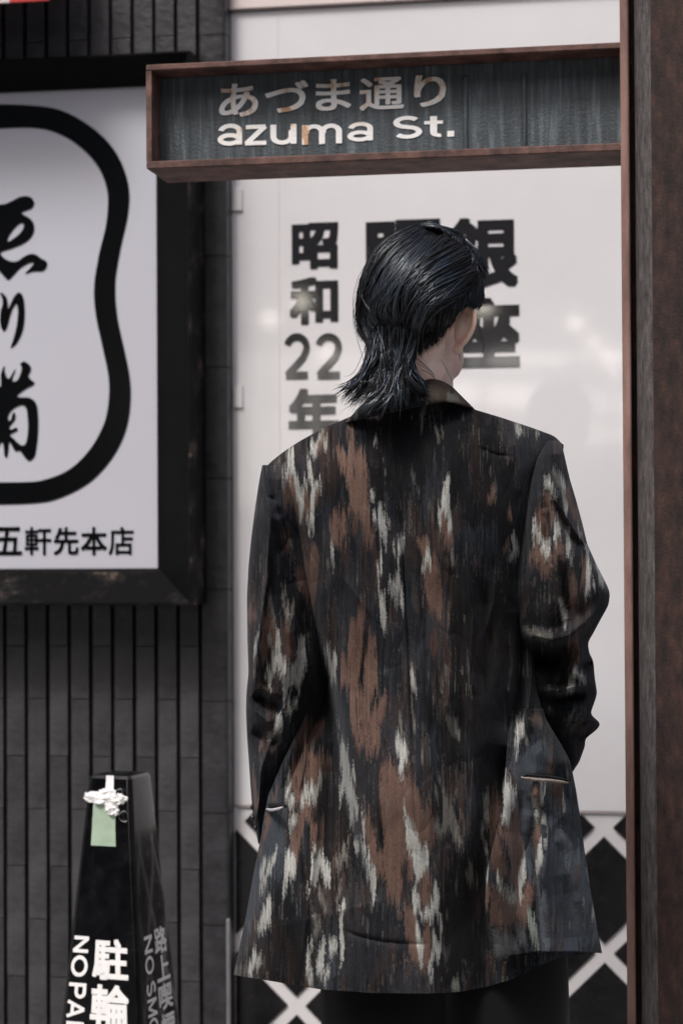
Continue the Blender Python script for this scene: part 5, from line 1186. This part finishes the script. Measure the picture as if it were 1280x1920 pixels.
# ------------------------------------------------------------------ hair
hair_m = mat('wet_black_hair', lin(32, 37, 46, 1.0), .34, 1.0, coat=.4)
hair_m.node_tree.nodes['Principled BSDF'].inputs['Specular Tint'].default_value = (.78, .89, 1, 1)
HX, HY, HA, HB, HCC = 787, 556, 121, 140, .108
def hair_depth(x, y):
    q = np.clip(1-((x-HX)/HA)**2-((y-HY)/HB)**2, 0, 1)
    de = D0-.008-HCC*np.sqrt(q)
    w_ = np.clip((y-600)/70, 0, 1); w_ = w_*w_*(3-2*w_)
    dt = D0+np.interp(y, [590, 640, 700, 760, 800, 830], [-.09, -.086, -.088, -.112, -.118, -.118])+.05*np.clip((np.abs(x-735)-55)/90, 0, 1)
    return de*(1-w_)+np.minimum(dt, de+.04)*w_
def c32(pts): return np.array([(600+a/3.2, 380+b/3.2) for a, b in pts])
NPT = 16
def fam(*gs): return np.array([catmull(c32(g), NPT) for g in gs])
FA = fam([(600, 120), (450, 190), (330, 300), (262, 430), (228, 570), (218, 690), (235, 800), (275, 900)],
         [(610, 135), (450, 220), (345, 330), (280, 460), (248, 590), (245, 710), (275, 800), (320, 860)],
         [(630, 160), (480, 260), (375, 370), (312, 490), (280, 620), (300, 720), (365, 785), (440, 810)],
         [(650, 190), (520, 300), (420, 420), (355, 530), (325, 630), (345, 710), (400, 765), (460, 795)],
         [(690, 200), (570, 310), (470, 430), (405, 540), (370, 630), (385, 690), (430, 735), (475, 765)],
         [(730, 210), (620, 320), (520, 430), (455, 540), (425, 620), (430, 670), (455, 710), (490, 740)])
FB = fam([(780, 160), (700, 240), (600, 340), (520, 450), (475, 560), (455, 640), (455, 700), (470, 760)],
         [(850, 215), (760, 262), (640, 340), (550, 440), (505, 550), (485, 640), (475, 710), (460, 790)],
         [(900, 270), (800, 305), (680, 380), (585, 470), (530, 570), (505, 660), (490, 730), (455, 800)],
         [(935, 320), (840, 370), (720, 440), (620, 520), (560, 610), (530, 700), (510, 770), (480, 830)],
         [(950, 380), (860, 450), (740, 520), (640, 590), (585, 680), (555, 770), (540, 850), (535, 920)],
         [(960, 440), (880, 530), (770, 600), (670, 660), (610, 750), (575, 840), (560, 910), (555, 960)])
FT = fam([(330, 670), (290, 780), (290, 880), (265, 990), (225, 1065), (150, 1100), (85, 1105)],
         [(348, 680), (315, 790), (315, 900), (285, 1020), (220, 1110), (140, 1190), (100, 1270)],
         [(371, 690), (345, 800), (340, 930), (300, 1060), (230, 1150), (160, 1220), (125, 1300)],
         [(401, 690), (385, 800), (380, 950), (345, 1080), (280, 1170), (205, 1230), (170, 1290)],
         [(431, 690), (425, 800), (420, 950), (395, 1080), (350, 1170), (300, 1230), (270, 1270)],
         [(458, 690), (460, 800), (450, 950), (438, 1080), (420, 1160), (400, 1215), (390, 1240)],
         [(484, 690), (495, 800), (480, 950), (468, 1060), (455, 1150), (450, 1210), (452, 1265)],
         [(507, 690), (525, 800), (505, 940), (498, 1040), (500, 1110), (490, 1160), (470, 1230)],
         [(525, 700), (550, 810), (528, 930), (530, 1020), (550, 1080), (575, 1110), (600, 1125)],
         [(540, 730), (570, 840), (548, 940), (555, 1010), (580, 1060), (605, 1090), (625, 1100)])
FU = fam([(560, 640), (570, 720), (575, 800), (580, 880), (590, 930)],
         [(640, 600), (640, 690), (640, 780), (640, 850), (645, 900)],
         [(720, 560), (715, 650), (705, 740), (695, 810), (690, 870)],
         [(800, 500), (795, 580), (785, 660), (765, 730), (745, 790)],
         [(870, 450), (868, 520), (860, 580), (840, 640), (815, 690)],
         [(930, 390), (935, 460), (932, 530), (915, 590), (880, 640)],
         [(965, 430), (978, 500), (978, 560), (965, 610), (945, 650)])
FF = fam([(620, 125), (690, 130), (760, 150), (820, 175), (850, 215)], [(600, 135), (690, 150), (770, 180), (840, 215), (880, 260)], [(700, 140), (790, 165), (850, 210), (900, 260), (940, 300)], [(840, 190), (890, 240), (925, 290), (950, 350), (968, 420)], [(900, 260), (940, 310), (962, 370), (975, 440), (980, 510)])
HV, HFc = [], []
def add_strands(G, count, ext=None, lift=(.001, .012), rad=(.0005, .0010), clumps=40, conv=.7, wob=3.0, t0=(0, .2), t1=(.8, 1.0), seed=0, dirty=0.0, matte=.5, bias=1.0):
    r = np.random.default_rng(seed); ng = len(G)
    cmat = r.uniform(0, 1, clumps); cl = np.sort((1-r.uniform(0, 1, clumps)**bias)*(ng-1)); cph = r.uniform(0, 6.28, clumps); clf = r.uniform(0, 1, clumps)
    cend = r.uniform(t1[0], t1[1], clumps)
    for k in range(count):
        c = r.integers(clumps); u0 = np.clip(cl[c]+r.normal(0, .55*(ng-1)/clumps*2.2), 0, ng-1)
        a, b = r.uniform(*t0), min(1.0, cend[c]+r.uniform(-.05, .03)); m = 12
        tt = np.linspace(a, b, m); tau = np.linspace(0, 1, m)
        uu = u0+(cl[c]-u0)*conv*tau
        i = np.minimum(uu.astype(int), ng-2); f = (uu-i)[:, None]
        ti = tt*(NPT-1); j = np.minimum(ti.astype(int), NPT-2); g = (ti-j)[:, None]
        q = (G[i, j]*(1-g)+G[i, j+1]*g)*(1-f)+(G[i+1, j]*(1-g)+G[i+1, j+1]*g)*f
        w_ = wob*np.sin(cph[c]+tau*r.uniform(2, 5))+r.normal(0, .6)+r.normal(0, dirty)*tau**2*14
        q = q+np.stack([w_*.7, w_*.3+r.normal(0, dirty)*tau**2*8], 1)
        lf = lift[0]+(lift[1]-lift[0])*(.55*clf[c]+.45*r.uniform())
        dp = hair_depth(q[:, 0], q[:, 1])-lf*(.35+.65*np.sin(np.pi*np.clip(tau*.85+.1, 0, 1)))
        pt = Pn(q[:, 0], q[:, 1], dp); tube(pt, r.uniform(*rad), 2 if (matte and (cmat[c] < matte) != (r.uniform() < .15)) else 0)
TM = []
def tube(pt, rd, mi_=0):
    TM.append((len(pt)-1, mi_))
    m = len(pt); t = np.gradient(pt, axis=0); t /= np.maximum(1e-9, np.linalg.norm(t, axis=1))[:, None]
    vd = pt-CAMn; vd /= np.linalg.norm(vd, axis=1)[:, None]
    s = np.cross(t, vd); s /= np.maximum(1e-6, np.linalg.norm(s, axis=1))[:, None]; b = np.cross(t, s)
    rr_ = rd*np.clip(np.minimum(np.linspace(.5, 4, m), np.linspace(3.2, .12, m)), .12, 1)[:, None]
    o_ = sum(len(x) for x in HV) if False else tube.n
    for a in (0, 2.0944, 4.1888):
        pass
    ring = np.stack([pt+(s*math.cos(a)+b*math.sin(a))*rr_ for a in (.5236, 2.618, 4.712)], 1).reshape(-1, 3)
    HV.append(ring)
    for j in range(m-1):
        for i in range(3):
            i2 = (i+1) % 3; HFc.append((o_+j*3+i, o_+j*3+i2, o_+(j+1)*3+i2, o_+(j+1)*3+i))
    tube.n += m*3
tube.n = 0
add_strands(FU, 3000, lift=(-.004, .002), rad=(.00028, .0005), clumps=420, conv=.15, wob=1.0, t0=(0, .5), t1=(.5, 1.0), seed=5, dirty=.3, matte=1.1)
add_strands(FA, 1700, lift=(.0, .010), rad=(.0003, .00065), clumps=60, conv=.75, seed=1, dirty=.12, wob=5)
add_strands(FB, 2000, lift=(.0, .011), rad=(.0003, .00065), clumps=64, conv=.75, seed=2, dirty=.14, wob=6)
add_strands(FF, 700, lift=(.0, .012), rad=(.0003, .0006), clumps=30, conv=.6, seed=3, dirty=.45)
add_strands(FT, 1500, lift=(-.004, .018), rad=(.0003, .00065), clumps=46, conv=.8, seed=4, t0=(0, .22), t1=(.42, .95), dirty=.6, wob=5, bias=2.2)
# wet locks standing proud of the mass
add_strands(FA, 620, lift=(.008, .022), rad=(.0004, .0008), clumps=26, conv=1.0, seed=11, dirty=.2, wob=9, t0=(0, .35), t1=(.55, 1.0), matte=.25)
add_strands(FB, 760, lift=(.008, .023), rad=(.0004, .0008), clumps=30, conv=1.0, seed=12, dirty=.22, wob=10, t0=(0, .35), t1=(.5, 1.0), matte=.25)
add_strands(FT, 480, lift=(.016, .034), rad=(.0004, .0008), clumps=34, conv=1.0, seed=13, dirty=.8, wob=11, t0=(.08, .4), t1=(.5, 1.0), bias=1.2, matte=.3)
add_strands(FF, 160, lift=(.010, .024), rad=(.0005, .0009), clumps=16, conv=.95, seed=14, dirty=.7, wob=8, t0=(0, .3), t1=(.6, 1.0))
stray = [[(845, 660), (828, 760), (825, 850), (835, 910), (842, 952)], [(870, 650), (838, 740), (828, 820), (832, 900)], [(932, 690), (958, 770), (976, 840), (978, 890), (955, 925)],
         [(575, 930), (630, 980), (670, 1020), (692, 1075)], [(580, 960), (640, 1000), (690, 1060), (700, 1080)], [(600, 1000), (650, 1020), (680, 1050)], [(560, 930), (470, 970), (400, 1040)], [(580, 150), (640, 115), (700, 130), (745, 190), (735, 240)],
         [(600, 130), (660, 118), (720, 140), (760, 180)], [(290, 310), (286, 265), (300, 290)], [(225, 640), (210, 720), (225, 830), (255, 930), (262, 990)], [(720, 940), (760, 1010), (800, 1100)], [(880, 250), (930, 268), (955, 300)], [(900, 270), (945, 265), (950, 320)], [(860, 220), (842, 180), (820, 160)]]
for k, s_ in enumerate(stray):
    for e in range(2 if k < 7 else 1):
        q = catmull(c32(s_), 14)+rng.normal(0, .5, 2); de = hair_depth(q[:, 0], q[:, 1])-.012
        if k in (0, 1, 2): de = np.full(14, D0-.035)
        if k in (3, 4, 5, 11): de = np.full(14, D0-.075)
        tube(Pn(q[:, 0], q[:, 1], de), .0004)
for G, cnt, sd_ in ((FA, 26, 31), (FB, 30, 32), (FF, 22, 33), (FT, 34, 34)):
    add_strands(G, cnt, lift=(.012, .032), rad=(.00022, .0004), clumps=cnt, conv=.2, seed=sd_, dirty=1.6, wob=14, t0=(0, .5), t1=(.6, 1.0), matte=.3)
# scalp layer under the strands
ph = np.linspace(-math.pi, math.pi, 90); th = np.linspace(-math.pi/2, math.pi/2, 60); cv, cf = [], []
TH, PH = np.meshgrid(th, ph, indexing='ij')
cxp = HX+(HA-6)*np.cos(TH)*np.sin(PH); cyp = HY-(HB-6)*np.sin(TH); cdp = D0-.008-(HCC-.004)*np.cos(TH)*np.cos(PH)
cap = Pn(cxp.ravel(), cyp.ravel(), cdp.ravel())
hl = np.interp(cxp, [660, 740, 785, 805, 830, 845, 862, 880, 895, 910], [690, 676, 652, 636, 612, 588, 566, 556, 545, 540])
keep = (cyp < hl) & ((cdp < D0+.02) | (cyp < 500))
n90 = 90; off_ = tube.n
for j in range(59):
    for i in range(89):
        a = j*n90+i
        if keep.ravel()[[a, a+1, a+n90, a+n90+1]].all(): HFc.append((off_+a, off_+a+1, off_+a+n90+1, off_+a+n90))
HV.append(cap)
me = bpy.data.meshes.new('hair'); me.from_pydata(np.vstack(HV).tolist(), [], HFc); me.update()
hair = link('hair', me, hair_m, person, True)
me.materials.append(mat('scalp_black', lin(10, 10, 12), .9, .1)); me.materials.append(mat('dark_hair', lin(12, 12, 14), .55, .35))
mi = np.zeros(len(me.polygons), np.int32); vs0 = np.empty(len(me.loops), np.int32); me.loops.foreach_get('vertex_index', vs0)
ls = np.empty(len(me.polygons), np.int32); me.polygons.foreach_get('loop_start', ls); kk = np.repeat([t_[1] for t_ in TM], [t_[0]*3 for t_ in TM]); mi[:len(kk)] = kk; mi[vs0[ls] >= tube.n] = 1; me.polygons.foreach_set('material_index', mi)
hair['label'] = 'slicked back wet black hair with a long tail at the nape'
# ================================================================== the far side of the street (seen only as reflections in the glossy panels)
def hit(px, py, Yp, Y):
    """where the ray through a pixel goes after mirroring off the plane y = Yp"""
    a = at(px, py, Yp); d = (a-CAM); d.y = -d.y
    return a+d*((Y-Yp)/d.y)
YO = -14.2
fb_m = mat('facade_stone', (.11, .105, .10), .8, var=.25, vscale=2, bump=.2); fw_m = mat('window_glass', (.03, .035, .04), .08, .6); fd_m = mat('facade_dark', (.05, .05, .052), .6)
lamp_m = mat('lamp_glow', (1.0, .93, .8), .5, emit=14); strip_m = mat('streak_glow', (1.0, .96, .92), .5, emit=6)
bld = empty('street_building', (-6, YO-4, 0), 'stone building with shop windows across the street', 'building')
box('facade', -22, 9, YO-8, YO, 0, 9.0, fb_m, bld)
for i in range(10):
    x0 = -21.5+i*3.05
    box('shop_window', x0, x0+2.5, YO-.02, YO+.06, .35, 2.35, fw_m, bld, .01)
    box('upper_window', x0+.3, x0+2.2, YO-.02, YO+.05, 4.3, 6.1, fw_m, bld, .01)
box('cornice', -22.2, 9.2, YO, YO+.35, 3.55, 3.85, fb_m, bld, .02)
xa_, xb_ = sorted((hit(415, 700, 0, YO).x, hit(690, 700, 0, YO).x))
box('veil_band', xa_, xb_, YO+.02, YO+.12, 1.7, 3.1, mat('veil_glow', (1.0, .95, .88), .5, emit=2.2), bld, .01)  # added glowing band; its reflection pales the lower left characters
for (p0, p1, wd) in (((880, 676), (1180, 668), .05), ((700, 722), (1180, 758), .10), ((1000, 812), (1180, 806), .04), ((1020, 828), (1180, 822), .03)):  # added glowing strips, placed to reflect as streaks in the white panel
    a, b = hit(*p0, 0, YO+.3), hit(*p1, 0, YO+.3)
    mobj('streak_strip', [(a.x, a.y, a.z-wd), (b.x, b.y, b.z-wd), (b.x, b.y, b.z+wd), (a.x, a.y, a.z+wd), (a.x, a.y-.08, a.z-wd), (b.x, b.y-.08, b.z-wd), (b.x, b.y-.08, b.z+wd), (a.x, a.y-.08, a.z+wd)],
         [(0, 1, 2, 3), (7, 6, 5, 4), (0, 4, 5, 1), (3, 2, 6, 7), (0, 3, 7, 4), (1, 5, 6, 2)], strip_m, bld)
for (px, py, r_) in ((1078, 606, .06), (1112, 642, .05), (1142, 671, .06), (565, 566, .07), (505, 598, .07), (905, 572, .08), (612, 662, .06), (1150, 700, .04)):
    q = hit(px, py, 0, YO+1.2)
    bm = bmesh.new(); bmesh.ops.create_uvsphere(bm, u_segments=18, v_segments=10, radius=r_); me = bpy.data.meshes.new('globe'); bm.to_mesh(me); bm.free()
    e = empty('street_globe_lamp', (q.x, q.y, 0), 'lit globe lamp on a thin stand across the street', 'lamp', 'globe lamps across the street')
    o = link('globe', me, lamp_m, e, True); o.location = (q.x, q.y, q.z)
    box('stand', q.x-.03, q.x+.03, q.y-.03, q.y+.03, 0, q.z-r_*.9, fd_m, e, .005)
